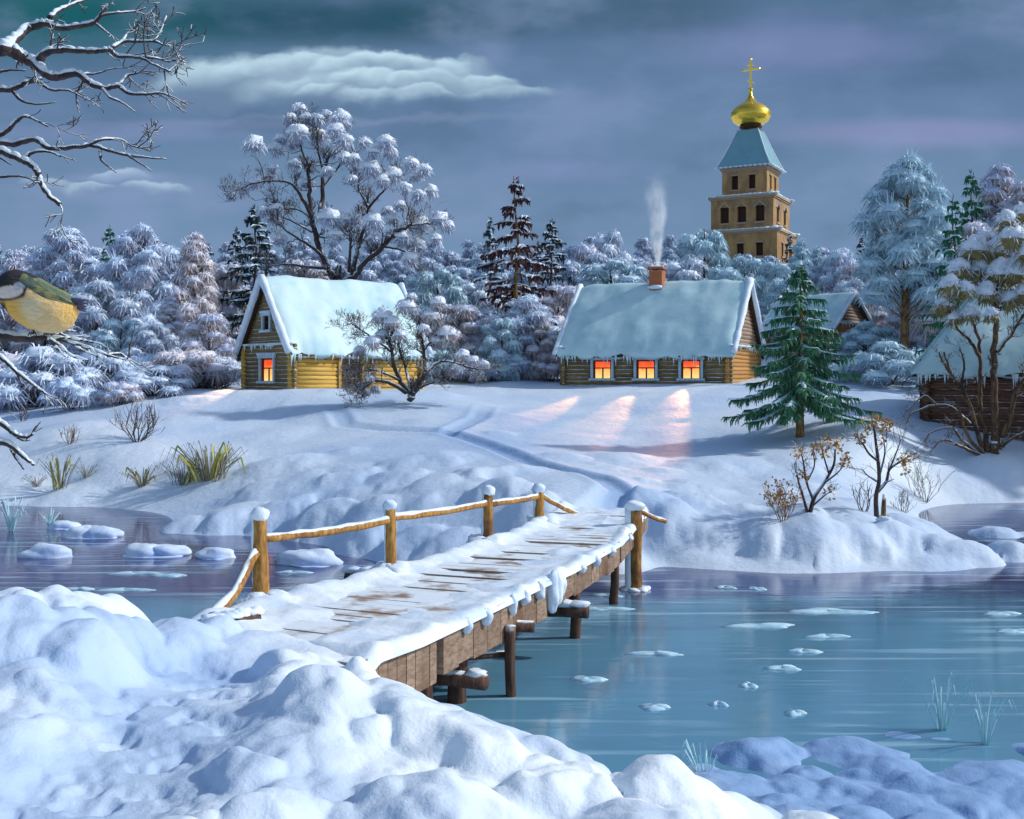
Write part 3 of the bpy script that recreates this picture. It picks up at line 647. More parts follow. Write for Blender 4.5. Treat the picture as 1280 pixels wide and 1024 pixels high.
# church tower
def tower():
    loc = np.array([27.7, 130.0, 0]); rz = R(-28)
    root = empty('church_tower', (loc[0], loc[1], 10.0), rz)
    tag(root, 'tall church bell tower with gilded onion dome and cross above the forest', 'church tower')
    def body(name, hw_, z0, z1, wins, ww, wh, wz, arch, side_w):
        # walls with real openings: build each face from strips
        mb = MB(); todo = []
        for f in range(4):
            a = f*math.pi/2; ca, sa = math.cos(a), math.sin(a)
            def T_(s, o, z): # s along face, o outward
                lx, ly = s, -o
                return (lx*ca-ly*sa, lx*sa+ly*ca, z)
            xs = wins if f % 2 == 0 else side_w
            edges = [-hw_]
            for x in xs: edges += [x-ww/2, x+ww/2]
            edges.append(hw_)
            zb, zt = wz-wh/2, wz+wh/2
            def quad(s0, s1, q0, q1, o=hw_): mb.add([T_(s0, o, q0), T_(s1, o, q0), T_(s1, o, q1), T_(s0, o, q1)], [[0, 1, 2, 3]])
            quad(-hw_, hw_, z0, zb); quad(-hw_, hw_, zt, z1)
            for k in range(0, len(edges), 2): quad(edges[k], edges[k+1], zb, zt)
            for x in xs:
                op = MB(); tr = MB(); todo.append((op, tr))
                a0, a1 = x-ww/2, x+ww/2; dp = .35
                for (s0, q0, s1, q1) in ((a0, zb, a0, zt), (a1, zt, a1, zb), (a0, zt, a1, zt), (a1, zb, a0, zb)):
                    mb.add([T_(s0, hw_, q0), T_(s1, hw_, q1), T_(s1, hw_-dp, q1), T_(s0, hw_-dp, q0)], [[0, 1, 2, 3]])
                op.add([T_(a0, hw_-dp, zb), T_(a1, hw_-dp, zb), T_(a1, hw_-dp, zt), T_(a0, hw_-dp, zt)], [[0, 1, 2, 3]])
                # frame and peaked head
                def bar(sa_, za, sb, zb_, w_=.14):
                    tr.beam(T_(sa_, hw_+.05, za), T_(sb, hw_+.05, zb_), .16, w_)
                bar(a0-.1, zb-.1, a1+.1, zb-.1, .18)
                if arch: bar(a0-.22, zt-.2, x, zt+.45); bar(x, zt+.45, a1+.22, zt-.2)
                else: bar(a0-.12, zt+.05, a1+.12, zt+.05)
                bar(a0-.06, zb, a0-.06, zt, .1) if False else None
        o = mb.build(name, M['stone'], root)
        for op, tr in todo: w_ = op.build('window', M['tower_dark'], root); tr.build('window_surround', M['stone_trim'], w_)
        return o
    body('lower_storey', 4.2, -1, 11.2, [-2.2, 0, 2.2], .8, 1.5, 9.2, False, [-1.9, 0, 1.9])
    body('middle_storey', 3.6, 11.6, 15.2, [-2.0, 0, 2.1], 1.0, 1.8, 13.3, True, [-1.6, 1.5])
    body('upper_storey', 2.6, 15.5, 18.6, [-1.1, .9], .75, 1.6, 17.1, False, [-.9, 1.0])
    mb = MB()
    for hw_, z in ((4.42, 11.35), (3.88, 15.32), (2.8, 18.68)):
        mb.box((0, 0, z), (hw_, hw_, .14)); mb.box((0, 0, z-.22), (hw_-.14, hw_-.14, .075))
    mb.build('cornice', M['stone_trim'], root)
    mb = MB()
    for hw_, z in ((4.32, 11.53), (3.78, 15.5)):
        for f in range(4):
            for k in np.linspace(-hw_, hw_, 14):
                a = f*math.pi/2; mb.blob((k*math.cos(a)+(hw_-.4)*math.sin(a), k*math.sin(a)-(hw_-.4)*math.cos(a), z), (.5, .5, .16), .15, 8, 6)
    mb.build('cornice_snow', M['snow'], root, True)
    # tent roof
    mb = MB(); n = 8; lv = [(3.15, 18.8), (2.4, 20.4), (1.75, 22.0), (1.2, 23.4)]
    # square plan flaring
    V = []
    for h_, z in lv: V += [(-h_, -h_, z), (h_, -h_, z), (h_, h_, z), (-h_, h_, z)]
    Q = [[k*4+j, k*4+(j+1) % 4, (k+1)*4+(j+1) % 4, (k+1)*4+j] for k in range(3) for j in range(4)]
    mb.add(V, Q+[[15, 14, 13, 12]]); o = mb.build('tent_roof', M['teal_roof'], root)
    mb = MB()
    for sx, sy in ((1, -1), (-1, -1), (1, 1), (-1, 1)):
        mb.tube([(sx*h_, sy*h_, z+.02) for h_, z in lv], [.09, .08, .07, .06], 5)
    for f in range(4):
        a = f*math.pi/2
        for k in np.linspace(-3.1, 3.1, 12): mb.blob((k*math.cos(a)+3.1*math.sin(a), k*math.sin(a)-3.1*math.cos(a), 18.86), (.3, .3, .1), .1, 8, 5)
    mb.build('roof_edge_snow', M['snow'], o, True)
    def lathe(prof, mat, name, seg=28, par=root):
        mb = MB(); pr = np.array(prof); th = np.arange(seg)/seg*2*math.pi
        V = np.stack([pr[:, 0:1]*np.cos(th), pr[:, 0:1]*np.sin(th), np.repeat(pr[:, 1:2], seg, 1)], -1).reshape(-1, 3)
        i = np.arange(len(pr)-1)[:, None]*seg; j = np.arange(seg)[None, :]; k = (j+1) % seg
        mb.add(V, np.stack([i+j, i+k, i+seg+k, i+seg+j], -1).reshape(-1, 4)); return mb.build(name, mat, par, True)
    lathe([(1.25, 23.35), (1.25, 23.5), (1.0, 23.55), (1.0, 23.75), (1.3, 23.8), (1.3, 23.95), (.9, 24.0)], M['dark_wood'], 'drum')
    prof = [(.95, 23.98), (1.5, 24.15), (2.05, 24.55), (2.32, 25.05), (2.25, 25.6), (1.85, 26.1), (1.25, 26.5), (.75, 26.8), (.42, 27.15), (.22, 27.6), (.14, 28.0), (.05, 28.1)]
    t = np.linspace(0, len(prof)-1, 50); pa = np.array(prof); prof = np.stack([np.interp(t, range(len(prof)), pa[:, k]) for k in (0, 1)], 1)
    dm = lathe(prof, M['gold'], 'onion_dome')
    mb = MB(); mb.blob((0, 0, 28.2), .28, 0, 12, 8)
    mb.box((0, 0, 29.9), (.10, .08, 1.75)); mb.box((0, 0, 30.55), (.95, .075, .10)); mb.box((0, 0, 31.1), (.42, .075, .08))
    mb.beam((-.42, 0, 29.35), (.42, 0, 28.95), .15, .15)
    for q in ((-.95, 30.55), (.95, 30.55), (0, 31.75)): mb.blob((q[0], 0, q[1]), .15, 0, 8, 6)
    mb.build('cross', M['gold'], root)
tower()

# ------------------------------------------------------------------ footbridge
def lerp(a, b, t): return np.asarray(a)*(1-t)+np.asarray(b)*t
LE = np.array([[-4.55, 14.9], [-3.83, 17.2], [-2.16, 19.9], [-.53, 23.3], [.66, 26.5], [1.35, 29.6]])
RE = np.array([[-1.95, 13.6], [-1.27, 14.8], [0.0, 17.8], [1.05, 20.3], [2.25, 23.6], [2.9, 26.4], [3.55, 29.3]])
def edge(E, t):
    s = np.concatenate([[0], np.cumsum(np.linalg.norm(np.diff(E, axis=0), axis=1))]); s /= s[-1]
    return np.array([np.interp(t, s, E[:, 0]), np.interp(t, s, E[:, 1])])
DZ = 1.5
def footbridge():
    root = empty('footbridge', (0, 0, 0)); tag(root, 'snow covered wooden footbridge with rustic log handrail crossing the river', 'footbridge')
    rng = np.random.default_rng(3)
    pk = MB(); n = 56; ws = []
    for k in range(n):
        t0, t1 = k/n+.0005, (k+1)/n-.0005
        j = rng.uniform(-.07, .07, 2); dz = rng.uniform(-.03, .02)
        a, b, c, d = edge(LE, t0), edge(RE, t0), edge(RE, t1), edge(LE, t1)
        u = (b-a)/np.linalg.norm(b-a)
        a, d = a-u*(.08+j[0]), d-u*(.08+j[0]); b, c = b+u*(.05+j[1]*.6), c+u*(.05+j[1]*.6)
        z = DZ+dz; V = [(*a, z), (*b, z), (*c, z), (*d, z), (*a, z-.07), (*b, z-.07), (*c, z-.07), (*d, z-.07)]
        pk.add(V, [[0, 1, 2, 3], [7, 6, 5, 4], [0, 4, 5, 1], [1, 5, 6, 2], [2, 6, 7, 3], [3, 7, 4, 0]])
    pk.build('deck', M['deck_plank'], root)
    # snow on the deck: surface that dips below the boards where they are worn clear
    nu, nv = 260, 90; U, Vv = np.meshgrid(np.linspace(0, 1, nu), np.linspace(0, 1, nv), indexing='ij')
    L_ = edge(LE, U.ravel()); R_ = edge(RE, U.ravel()); v = Vv.ravel()*1.07-.035
    X = L_[0]*(1-v)+R_[0]*v; Y = L_[1]*(1-v)+R_[1]*v; u = U.ravel()
    cen = np.exp(-((v-.52)/.30)**2)
    streak = fbm(u*34, v*3.2, 4, 3)+0.7*vn(u*56, v*1.3, 8)
    patch = fbm(u*7, v*2.2, 14, 2)
    th = 0.046+0.10*np.exp(-((v-.04)/.09)**2)+0.03*np.exp(-((v-.97)/.05)**2)+0.075*streak-cen*0.05-np.clip(patch+.06, 0, 1)*.20*cen
    th += 0.10*np.exp(-(u/.09)**2)+0.10*np.exp(-((1-u)/.05)**2)+.04*fbm(X*2, Y*2, 77, 2)
    e = np.clip(np.minimum(v+.035, 1.035-v)/.035, 0, 1)**.5
    Z = DZ+(th+.04)*e-.04-.35*np.clip(1-u/.035, 0, 1)**1.5-.2*np.clip(1-(1-u)/.03, 0, 1)**1.5; Z[np.minimum(v+.035, 1.035-v) < 1e-6] = np.minimum(Z[np.minimum(v+.035, 1.035-v) < 1e-6], DZ-.07)
    mb = MB(); i = np.arange(nu-1)[:, None]*nv; j = np.arange(nv-1)[None, :]
    mb.add(np.stack([X, Y, Z], 1), np.stack([i+j, i+j+1, i+nv+j+1, i+nv+j][::-1], -1).reshape(-1, 4)); mb.build('deck_snow', M['snow'], root, True)
    # side beams under the right and left edges, in segments with broken ends
    for E, off, nm in ((RE, -.06, 0), (LE, .10, 1)):
        for (t0, t1, h) in ((.02, .118, .62), (.13, .37, .56), (.385, .66, .44), (.67, .99, .40)):
            a = edge(E, t0); b = edge(E, t1); m_ = edge(E, (t0+t1)/2)
            mb = MB(); ts = np.linspace(t0, t1, 9)
            for k in range(8):
                p, q = edge(E, ts[k]), edge(E, ts[k+1]); dd = (q-p)/np.linalg.norm(q-p); nr = np.array([dd[1], -dd[0]])
                hh = h*(1+rng.uniform(-.05, .05))
                p3 = np.array([*(p+nr*off), DZ-.08-hh/2]); q3 = np.array([*(q+nr*off), DZ-.08-hh/2])
                mb.beam(p3+[0, 0, 0], q3-np.array([*dd, 0])*.015, .14+rng.uniform(-.01, .01), hh)
            mb.build('side_beam', M['plank'], root)
    # snow spilling over the fascia
    for t, l, w_ in ((.385, .5, .15), (.375, .6, .13), (.395, .35, .14), (.21, .22, .10), (.27, .28, .08), (.30, .2, .1), (.17, .2, .08), (.47, .14, .1), (.53, .18, .1), (.60, .14, .1), (.72, .15, .1), (.34, .25, .1)):
        p = edge(RE, t); sp = MB(); sp.blob((p[0]+.06, p[1]-.02, DZ-.02-l*.35), (w_, w_*.8, l*.6), .12, 14, 12); sp.build('hanging_snow', M['snow'], root, True)
    # piles
    def pile(x, y, r, zt, zb=-.9):
        mb = MB(); n_ = 7; z = np.linspace(zb, zt, n_); mb.tube(np.stack([x+rng.normal(0, .012, n_), y+rng.normal(0, .012, n_), z], 1), r*(1+rng.normal(0, .03, n_)), 12)
        mb.build('pile', M['pile_wood'], root, True)
    for x, y, r, zt in ((-.83, 17.2, .15, 1.1), (-.02, 17.5, .085, 1.1), (-1.25, 16.2, .10, 1.0), (1.2, 21.4, .11, 1.05), (-3.2, 17.9, .13, 1.1), (-1.6, 21.4, .12, 1.1), (2.25, 24.6, .10, 1.05), (0, 24.6, .12, 1.1)): pile(x, y, r, zt)
    cb = MB()
    cb.tube([(-3.9, 18.6, 1.02), (-1.0, 18.2, .98), (.35, 17.95, .98)], .10, 10); cb.tube([(-.9, 17.4, .62), (-.05, 17.62, .63)], .055, 8)
    cb.tube([(-1.9, 20.6, .72), (.9, 20.1, .80), (1.35, 19.95, .80)], .13, 10); cb.tube([(-2.4, 17.9, .35), (-.4, 16.75, .42)], .125, 12)
    cb.tube([(-3.05, 20.75, 1.28), (-1.7, 20.2, 1.26)], .13, 10)
    cb.build('crossbeam', M['pile_wood'], root, True)
    for p, r in (((1.2, 19.98, .93), (.2, .12, .06)), ((.95, 20.05, .93), (.2, .12, .07)), ((-.55, 16.83, .54), (.16, .14, .06)), ((-2.95, 20.72, 1.42), (.2, .14, .07)), ((-2.6, 20.58, 1.42), (.25, .16, .08)), ((-2.2, 20.42, 1.42), (.25, .16, .08)), ((-.5, 17.5, .69), (.3, .06, .03))): sc = MB(); sc.blob(p, r, .15, 10, 7); sc.build('beam_snow', M['snow'], root, True)
    # handrail posts
    posts = [(P(328, 757, 17.2), 640, .115, (-.05, 0)), (P(489, 719, 19.8), 628, .10, (-.03, 0)), (P(609, 681, 23.3), 610, .115, (.02, 0)), (P(675, 656, 26.5), 607, .13, (-.03, 0))]
    tops = []
    for p, pyt, r, (lx, ly) in posts:
        d = p[1]; zt = HC-(pyt+5-HY)/F*d; zb = DZ-.5; n_ = 9; z = np.linspace(zb, zt, n_); f = (z-zb)/(zt-zb)
        x = p[0]+lx*f+rng.normal(0, .008, n_); y = np.full(n_, d)
        mb = MB(); mb.tube(np.stack([x, y, z], 1), r*(1.12-.2*f)*(1+rng.normal(0, .03, n_)), 12)
        pm = mb.build('post', M['rail_wood'], root, True); sn = MB(); sn.blob((x[-1], d, zt+.02), (r*1.25, r*1.25, r*1.0), .1, 14, 9)
        # snow plastered down the left side of the post and heaped at its foot
        zz = np.linspace(DZ, zt, 8); sn.tube(np.stack([np.interp(zz, z, x)-r*.62, np.full(8, d)-.01, zz], 1), r*.5*(1+rng.normal(0, .12, 8)), 8)
        for q in range(5):
            a = rng.uniform(0, 6.28); sn.blob((p[0]+math.cos(a)*.2, d+math.sin(a)*.16, DZ+.06), (.24, .2, .13), .2, 10, 7)
        sn.build('snow_cap', M['ice_snow' if False else 'snow'], pm, True); tops.append((x, z, d, r))
    def on(k, py):
        x, z, d, r = tops[k]; zz = HC-(py-HY)/F*d; return np.array([np.interp(zz, z, x), d, zz])
    def rail(pts, r, sn=True, name='rail'):
        pts = np.array(pts); t = np.linspace(0, 1, 12); s = np.concatenate([[0], np.cumsum(np.linalg.norm(np.diff(pts, axis=0), axis=1))]); s /= s[-1]
        q = np.stack([np.interp(t, s, pts[:, k]) for k in range(3)], 1); q[1:-1] += rng.normal(0, .005, (10, 3)); q += np.array([0, 0, -.03])*np.sin(np.linspace(0, math.pi, 12))[:, None]
        mb = MB(); mb.tube(q, r*(1+rng.normal(0, .05, 12)), 10); o = mb.build(name, M['rail_wood'], root, True)
        if sn:
            s_ = MB(); s_.tube(q+[0, 0, r*.72], r*.62*(1+rng.normal(0, .25, 12)), 8); s_.build('rail_snow', M['snow'], o, True)
    rail([on(0, 674)+[.0, .02, 0], lerp(on(0, 672), on(1, 650), .5)+[0, 0, -.03], on(1, 650)], .062)
    rail([on(1, 648), on(2, 629)], .060)
    rail([on(2, 630), on(3, 620)], .062)
    rail([on(3, 618), P(722, 643, 28.4)], .055)
    a = on(0, 690); rail([a+[-.05, -.12, 0], P(290, 745, 16.3), P(258, 776, 15.7)], .075, name='brace')
    # right-hand pile with its stub of rail
    mb = MB(); z = np.linspace(-.9, HC-(634-HY)/F*26.2, 9); mb.tube(np.stack([2.88+.0*z+rng.normal(0, .01, 9), np.full(9, 26.2), z], 1), .165*(1+rng.normal(0, .03, 9)), 12)
    pm = mb.build('post', M['rail_wood'], root, True)
    sn = MB(); sn.blob((2.86, 26.2, z[-1]+.03), (.24, .22, .13), .1, 14, 9); sn.tube(np.stack([np.full(8, 2.72), np.full(8, 26.15), np.linspace(0, z[-1], 8)], 1), .09, 8)
    for q in range(7):
        a = q*.9; sn.blob((2.88+math.cos(a)*.22, 26.2+math.sin(a)*.2, .01), (.16, .14, .07), .2, 10, 6)
    sn.build('snow_cap', M['snow'], pm, True)
    a = np.array([2.95, 26.15, z[-1]-.06]); rail([a, P(832, 652, 27.6)], .05)
footbridge()

# driftwood log half buried by the near post
def driftwood():
    root = empty('driftwood_log', (0, 0, 0)); tag(root, 'dark snow capped rotten log lying at the foot of the nearest handrail post', 'log')
    mb = MB(); a, b = P(318, 776, 15.9), P(262, 786, 15.2); mb.tube([a, lerp(a, b, .5)+[0, 0, .03], b], [.15, .14, .11], 10); mb.build('log', M['pile_wood'], root, True)
    s = MB()
    for t in np.linspace(0, 1, 7): s.blob(lerp(a, b, t)+[0, .02, .13], (.15, .12, .07), .25, 9, 7)
    s.build('snow_cap', M['snow'], root, True)
driftwood()

# ------------------------------------------------------------------ vegetation generators
def unit(v): return v/(np.linalg.norm(v, axis=-1, keepdims=True)+1e-9)
def pompom(sn, fo, c, Rr, n, rng, w=.03, droop=.45, dark=.45, flat=.8, inner=True, solid=.70):
    """frost-laden twig cluster: fine twigs arching out of the centre; the ones on top carry the snow"""
    c = np.asarray(c, float)
    d = rng.normal(size=(n, 3)); d[:, 2] = d[:, 2]*.9+.25; d = unit(d)
    L = Rr*rng.uniform(.75, 1.15, n)[:, None]
    fl = np.array([1, 1, flat])
    A = c+d*L*.25*fl; B = c+d*L*.78*fl+np.array([0, 0, .10])*L; h = d.copy(); h[:, 2] = 0
    C = c+d*L*1.0*fl+h*L*.12-np.array([0, 0, droop])*L*(np.linalg.norm(h, axis=1)[:, None]**2)*rng.uniform(.4, 1.1, (n, 1))
    top = d[:, 2]+rng.normal(0, .22, n) > dark-.5
    for mb, k in ((sn, top), (fo, ~top)):
        if k.any(): mb.blades(A[k], B[k], C[k], w*.5, w*rng.uniform(.8, 1.5, k.sum()), w*.25, rng=rng)
    if inner:
        sn.blob(c+[0, 0, Rr*.22*flat], (Rr*solid, Rr*solid, Rr*solid*(.75 if flat < 1 else 1.0)*flat), .16, 12, 8, rng=rng, zmin=-.25, m=0)
        fo.blob(c, (Rr*.62, Rr*.62, Rr*.45*flat), .2, 8, 6, rng=rng)
def branch(mb, a, b, r0, r1, rng, wob=.08, n=6, sag=0.0, sides=5):
    a = np.asarray(a, float); b = np.asarray(b, float); L = np.linalg.norm(b-a); t = np.linspace(0, 1, n)[:, None]
    p = a*(1-t)+b*t; p[1:-1] += rng.normal(0, wob*L/3, (n-2, 3)); p[:, 2] += -sag*L*np.sin(t[:, 0]*math.pi)
    mb.tube(p, np.linspace(r0, r1, n), sides, cap=False); return p
def frosted_tree(rng, h, cr, base, ncl, clr, prof, nb=80, tr=.16, dark=.45, pointed=0.0, w=.035, trunks=1):
    """returns trunk, twigs, snow builders"""
    T, Fo, S = MB(), MB(), MB()
    tops = []
    for k in range(trunks):
        lean = rng.normal(0, .06*h, 2) if trunks > 1 else rng.normal(0, .02*h, 2)
        n = 8; t = np.linspace(0, 1, n); p = np.stack([lean[0]*t+rng.normal(0, .03, n)*t, lean[1]*t+rng.normal(0, .03, n)*t, -0.3+(h*.93+.3)*t], 1)
        T.tube(p, tr*(1-.85*t)+.012, 7, cap=False); tops.append(p)
    for k in range(ncl):
        zt = (k+.5)/ncl; z = h*(base+(1-base)*zt**.9)-clr*.5; env = cr*prof(zt)
        a = k*2.399+rng.uniform(-.4, .4); rr = env*math.sqrt(rng.uniform(.25, 1))
        tp = tops[k % trunks]; ti = np.interp(z, tp[:, 2], np.arange(8)); cxy = np.array([np.interp(ti, np.arange(8), tp[:, 0]), np.interp(ti, np.arange(8), tp[:, 1])])
        c = np.array([cxy[0]+math.cos(a)*rr, cxy[1]+math.sin(a)*rr, z+rng.uniform(-.15, .15)*clr])
        s = clr*rng.uniform(.7, 1.2)*(1-.35*zt)
        zb = max(.3*h*base, z-rr*.7-.2)
        tb = np.interp(zb, tp[:, 2], np.arange(8)); b0 = (np.interp(tb, np.arange(8), tp[:, 0]), np.interp(tb, np.arange(8), tp[:, 1]), zb)
        branch(T, b0, c, tr*.32*(1-.5*zt), .015, rng)
        pompom(S, Fo, c, s, nb, rng, w=w, dark=dark)
        if pointed and rng.uniform() < pointed:
            # upright frosted tips
            m_ = 14; d = rng.normal(size=(m_, 3))*[.45, .45, 0]+[0, 0, 1.0]; d = unit(d); d[:, :2] += .35*np.array([math.cos(a), math.sin(a)])
            L = s*rng.uniform(.8, 1.35, (m_, 1)); A = c+d*.1*L; S.blades(A, c+d*L*.6+rng.normal(0, .03, (m_, 3)), c+d*L, w*.8, w*1.1, w*.2, rng=rng)
    return T, Fo, S
def bush(rng, h, cr, n, clr, nb=70, dark=.3, w=.03, tr=.05):
    T, Fo, S = MB(), MB(), MB()
    for k in range(n):
        a = k*2.399; rr = cr*math.sqrt((k+.5)/n)*rng.uniform(.8, 1.1); z = h*(1-.65*(rr/cr)**2)*rng.uniform(.75, 1)-clr*.3
        c = np.array([math.cos(a)*rr, math.sin(a)*rr, max(z, clr*.25)])
        branch(T, (c[0]*.15, c[1]*.15, -.15), c, tr, .012, rng, wob=.15)
        pompom(S, Fo, c, clr*rng.uniform(.75, 1.2), nb, rng, w=w, dark=dark)
    return T, Fo, S
def spruce(rng, h, rad, whorls, nb, base=.08, sprays=20, snow=.5, droop=.35, w=.03, tr=.12, tipup=.15, shape=.85, sl=None, bark=None, snowy_w=1.0):
    """whorls of drooping boughs carrying needle sprays, snow lying on their upper side"""
    T, N, S = MB(), MB(), MB()
    n = 9; t = np.linspace(0, 1, n); T.tube(np.stack([rng.normal(0, .01*h, n)*t, rng.normal(0, .01*h, n)*t, -.3+(h+.3)*t], 1), tr*(1-.93*t)+.008, 8, cap=False)
    sl = sl or h*.045
    for k in range(whorls):
        f = (k+.3)/whorls; z = h*(base+(1-base)*f); rr = rad*((1-f)**shape)*rng.uniform(.85, 1.12)+.10*rad*(1-f)+.03*h*.4
        m_ = max(4, int(nb*(1-.5*f))); ph = rng.uniform(0, 6.28)
        for q in range(m_):
            a = ph+q*2*math.pi/m_+rng.uniform(-.25, .25); L = rr*rng.uniform(.72, 1.15); zz = z+rng.uniform(-.4, .4)*h*(1-base)/whorls
            out = np.array([math.cos(a), math.sin(a), 0]); s = np.linspace(0, 1, 7)
            dr = droop*(1.15-f*.9)
            pts = out[None]*(L*s)[:, None]; pts[:, 2] = zz-dr*L*s**1.2+tipup*L*s**3+.10*L*np.sin(s*3.1)*(f > .5)
            T.tube(pts, np.linspace(.016*h*.25*(1-.7*f)+.006, .004, 7), 4, cap=False)
            ns = max(6, int(sprays*(.35+.65*(1-f)))); u = rng.uniform(.08, 1, ns)**.8
            A = np.stack([np.interp(u, s, pts[:, c]) for c in range(3)], 1)
            side = np.array([-out[1], out[0], 0]); sg = rng.choice([-1, 1], ns)[:, None]
            wd = (sl*(1.35-.75*u)*rng.uniform(.7, 1.3, ns))[:, None]*(.6+.6*(1-f))
            d = out[None]*rng.uniform(.45, .9, (ns, 1))+side[None]*sg*rng.uniform(.3, 1.0, (ns, 1)); d = unit(d)
            B = A+d*wd*.55+[0, 0, -.06*sl]; C = A+d*wd-np.array([0, 0, 1])*wd*rng.uniform(.25, .7, (ns, 1))
            N.blades(A, B, C, w*.5, w*rng.uniform(.8, 1.4, ns), w*.3, rng=rng)
            # hanging needles under the bough
            nh = ns//2; u2 = rng.uniform(.15, 1, nh); A2 = np.stack([np.interp(u2, s, pts[:, c]) for c in range(3)], 1)
            C2 = A2+out[None]*sl*.25+rng.normal(0, .12*sl, (nh, 3))-np.array([0, 0, 1])*sl*rng.uniform(.5, 1.0, (nh, 1)); N.blades(A2, (A2+C2)/2+out*.1*sl, C2, w*.6, w*1.1, w*.3, rng=rng)
            if rng.uniform() < snow:
                i0 = rng.uniform(.15, .4); uu = np.linspace(i0, min(1, i0+rng.uniform(.45, .8)), 6); pp = np.stack([np.interp(uu, s, pts[:, c]) for c in range(3)], 1)+[0, 0, .012*h*.5]
                wv = sl*.42*snowy_w*(.5+.6*(1-f))*np.sin(np.linspace(.25, 2.9, 6))*rng.uniform(.7, 1.2, 6)
                V = []
                for o_, hh in ((-1, -.35), (-.5, .25), (0, .5), (.5, .25), (1, -.35)):
                    V.append(pp+side*(o_*wv)[:, None]+np.array([0, 0, 1])*(hh*wv*.7)[:, None])
                V = np.stack(V, 1).reshape(-1, 3); i = np.arange(5)[:, None]*5; j = np.arange(4)[None, :]
                S.add(V, np.stack([i+j, i+j+1, i+5+j+1, i+5+j], -1).reshape(-1, 4))
                nq = 5; A3 = pp[rng.integers(1, 6, nq)]; d3 = unit(out[None]*.6+side[None]*rng.choice([-1, 1], nq)[:, None]); S.blades(A3, A3+d3*sl*.45, A3+d3*sl*.8-[0, 0, .3*sl], w*.6, w*.8, w*.2, rng=rng)
    # leader
    m_ = 16; A = np.zeros((m_, 3)); A[:, 2] = h*rng.uniform(.93, 1.0, m_); d = unit(np.stack([rng.normal(size=m_), rng.normal(size=m_), np.full(m_, .6)], 1)); N.blades(A, A+d*sl*.3, A+d*sl*.6, w*.5, w*.7, w*.2, rng=rng)
    return T, N, S
def assemble(name, parts, mats, names=('trunk', 'crown', 'snow')):
    root = empty(name, (0, 0, -500))
    for p, m_, n_ in zip(parts, mats, names):
        if p.n: p.build(n_, M[m_], root, smooth=(n_ in ('trunk', 'snow')))
    return root
PROTO = {}
def proto(key, name, parts, mats, h, names=('trunk', 'crown', 'snow')):
    PROTO[key] = [assemble(name, parts, mats, names), h, 0]
g = np.random.default_rng
round_ = lambda t: math.sin(math.pi*(t*.86+.1))**.6
cone_ = lambda t: (1-t)**.7+.06
tall_ = lambda t: (math.sin(math.pi*min(1, t*.75+.22))**.8)
proto('fa', 'frosted_tree', frosted_tree(g(1), 10, 2.6, .32, 34, 1.15, tall_, 150, .17, pointed=.3), ('bark_gold', 'twig_dark', 'frost_hi'), 10.6)
proto('fb', 'frosted_tree', frosted_tree(g(2), 10, 2.2, .28, 30, 1.15, cone_, 150, .16, pointed=.4), ('bark_gold', 'twig_brown', 'frost_pink'), 10.8)
proto('fc', 'frosted_tree', frosted_tree(g(3), 7, 2.5, .15, 24, 1.3, round_, 150, .15, dark=.3), ('bark', 'twig_dark', 'frost_hi'), 7.2)
proto('fd', 'frosted_tree', frosted_tree(g(4), 7, 2.3, .12, 22, 1.25, round_, 150, .15, dark=.4), ('bark', 'twig_teal', 'frost_teal'), 7.2)
proto('fe', 'frosted_tree', frosted_tree(g(14), 7, 2.4, .12, 22, 1.3, round_, 150, .15, dark=.5), ('bark', 'twig_brown', 'frost_pink'), 7.2)
proto('ff', 'frosted_tree', frosted_tree(g(5), 10, 1.5, .15, 22, .95, cone_, 130, .14, pointed=.3), ('bark', 'twig_teal', 'frost_teal'), 10.3)
proto('ba', 'frosted_bush', bush(g(6), 3.0, 2.3, 16, .95, 130), ('bark', 'twig_dark', 'frost_hi'), 3.3)
proto('bb', 'frosted_bush', bush(g(7), 3.0, 2.4, 16, .95, 130, dark=.42), ('bark', 'twig_teal', 'frost_teal'), 3.3)
proto('bc', 'frosted_bush', bush(g(17), 3.0, 2.2, 14, 1.0, 130, dark=.5), ('bark', 'twig_brown', 'frost_pink'), 3.3)
proto('sg', 'spruce_tree', spruce(g(8), 10, 2.0, 16, 9, sprays=20, snow=.25, w=.06, tr=.15), ('bark', 'needle_green', 'frost_teal'), 10)
proto('sd', 'spruce_tree', spruce(g(9), 10, 2.2, 13, 9, sprays=22, snow=.85, w=.06, tr=.15, snowy_w=1.5), ('bark', 'needle_dark', 'frost_hi'), 10)
proto('st', 'spruce_tree', spruce(g(10), 10, 2.6, 14, 9, sprays=22, snow=.7, w=.06, tr=.15, snowy_w=1.3), ('bark', 'needle_dark', 'frost_teal'), 10)
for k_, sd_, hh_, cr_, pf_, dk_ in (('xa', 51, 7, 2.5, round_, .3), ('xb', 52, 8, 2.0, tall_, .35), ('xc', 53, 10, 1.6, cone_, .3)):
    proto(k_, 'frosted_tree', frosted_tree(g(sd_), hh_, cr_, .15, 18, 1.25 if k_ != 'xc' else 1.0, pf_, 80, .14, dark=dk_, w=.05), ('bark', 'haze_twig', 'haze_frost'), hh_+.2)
def place(key, px, pyt, d, label, group=None, wide=1.0, cat=None, rz=None, pyb=None):
    root, h, used = PROTO[key]
    x = (px-640)/F*d
    zb = H(x, d)-.08 if pyb is None else HC-(pyb-HY)/F*d
    zt = HC-(pyt-HY)/F*d; s = max(.15, (zt-zb)/h)
    o = root if used == 0 else copy_tree(root)
    PROTO[key][2] += 1
    o.location = (x, d, zb); o.rotation_euler = (0, 0, random.uniform(0, 6.28) if rz is None else rz); o.scale = (s*wide, s*wide, s)
    c = cat or ('spruce tree' if key[0] == 's' else 'bush' if key[0] == 'b' else 'tree')
    return tag(o, label, c, group)
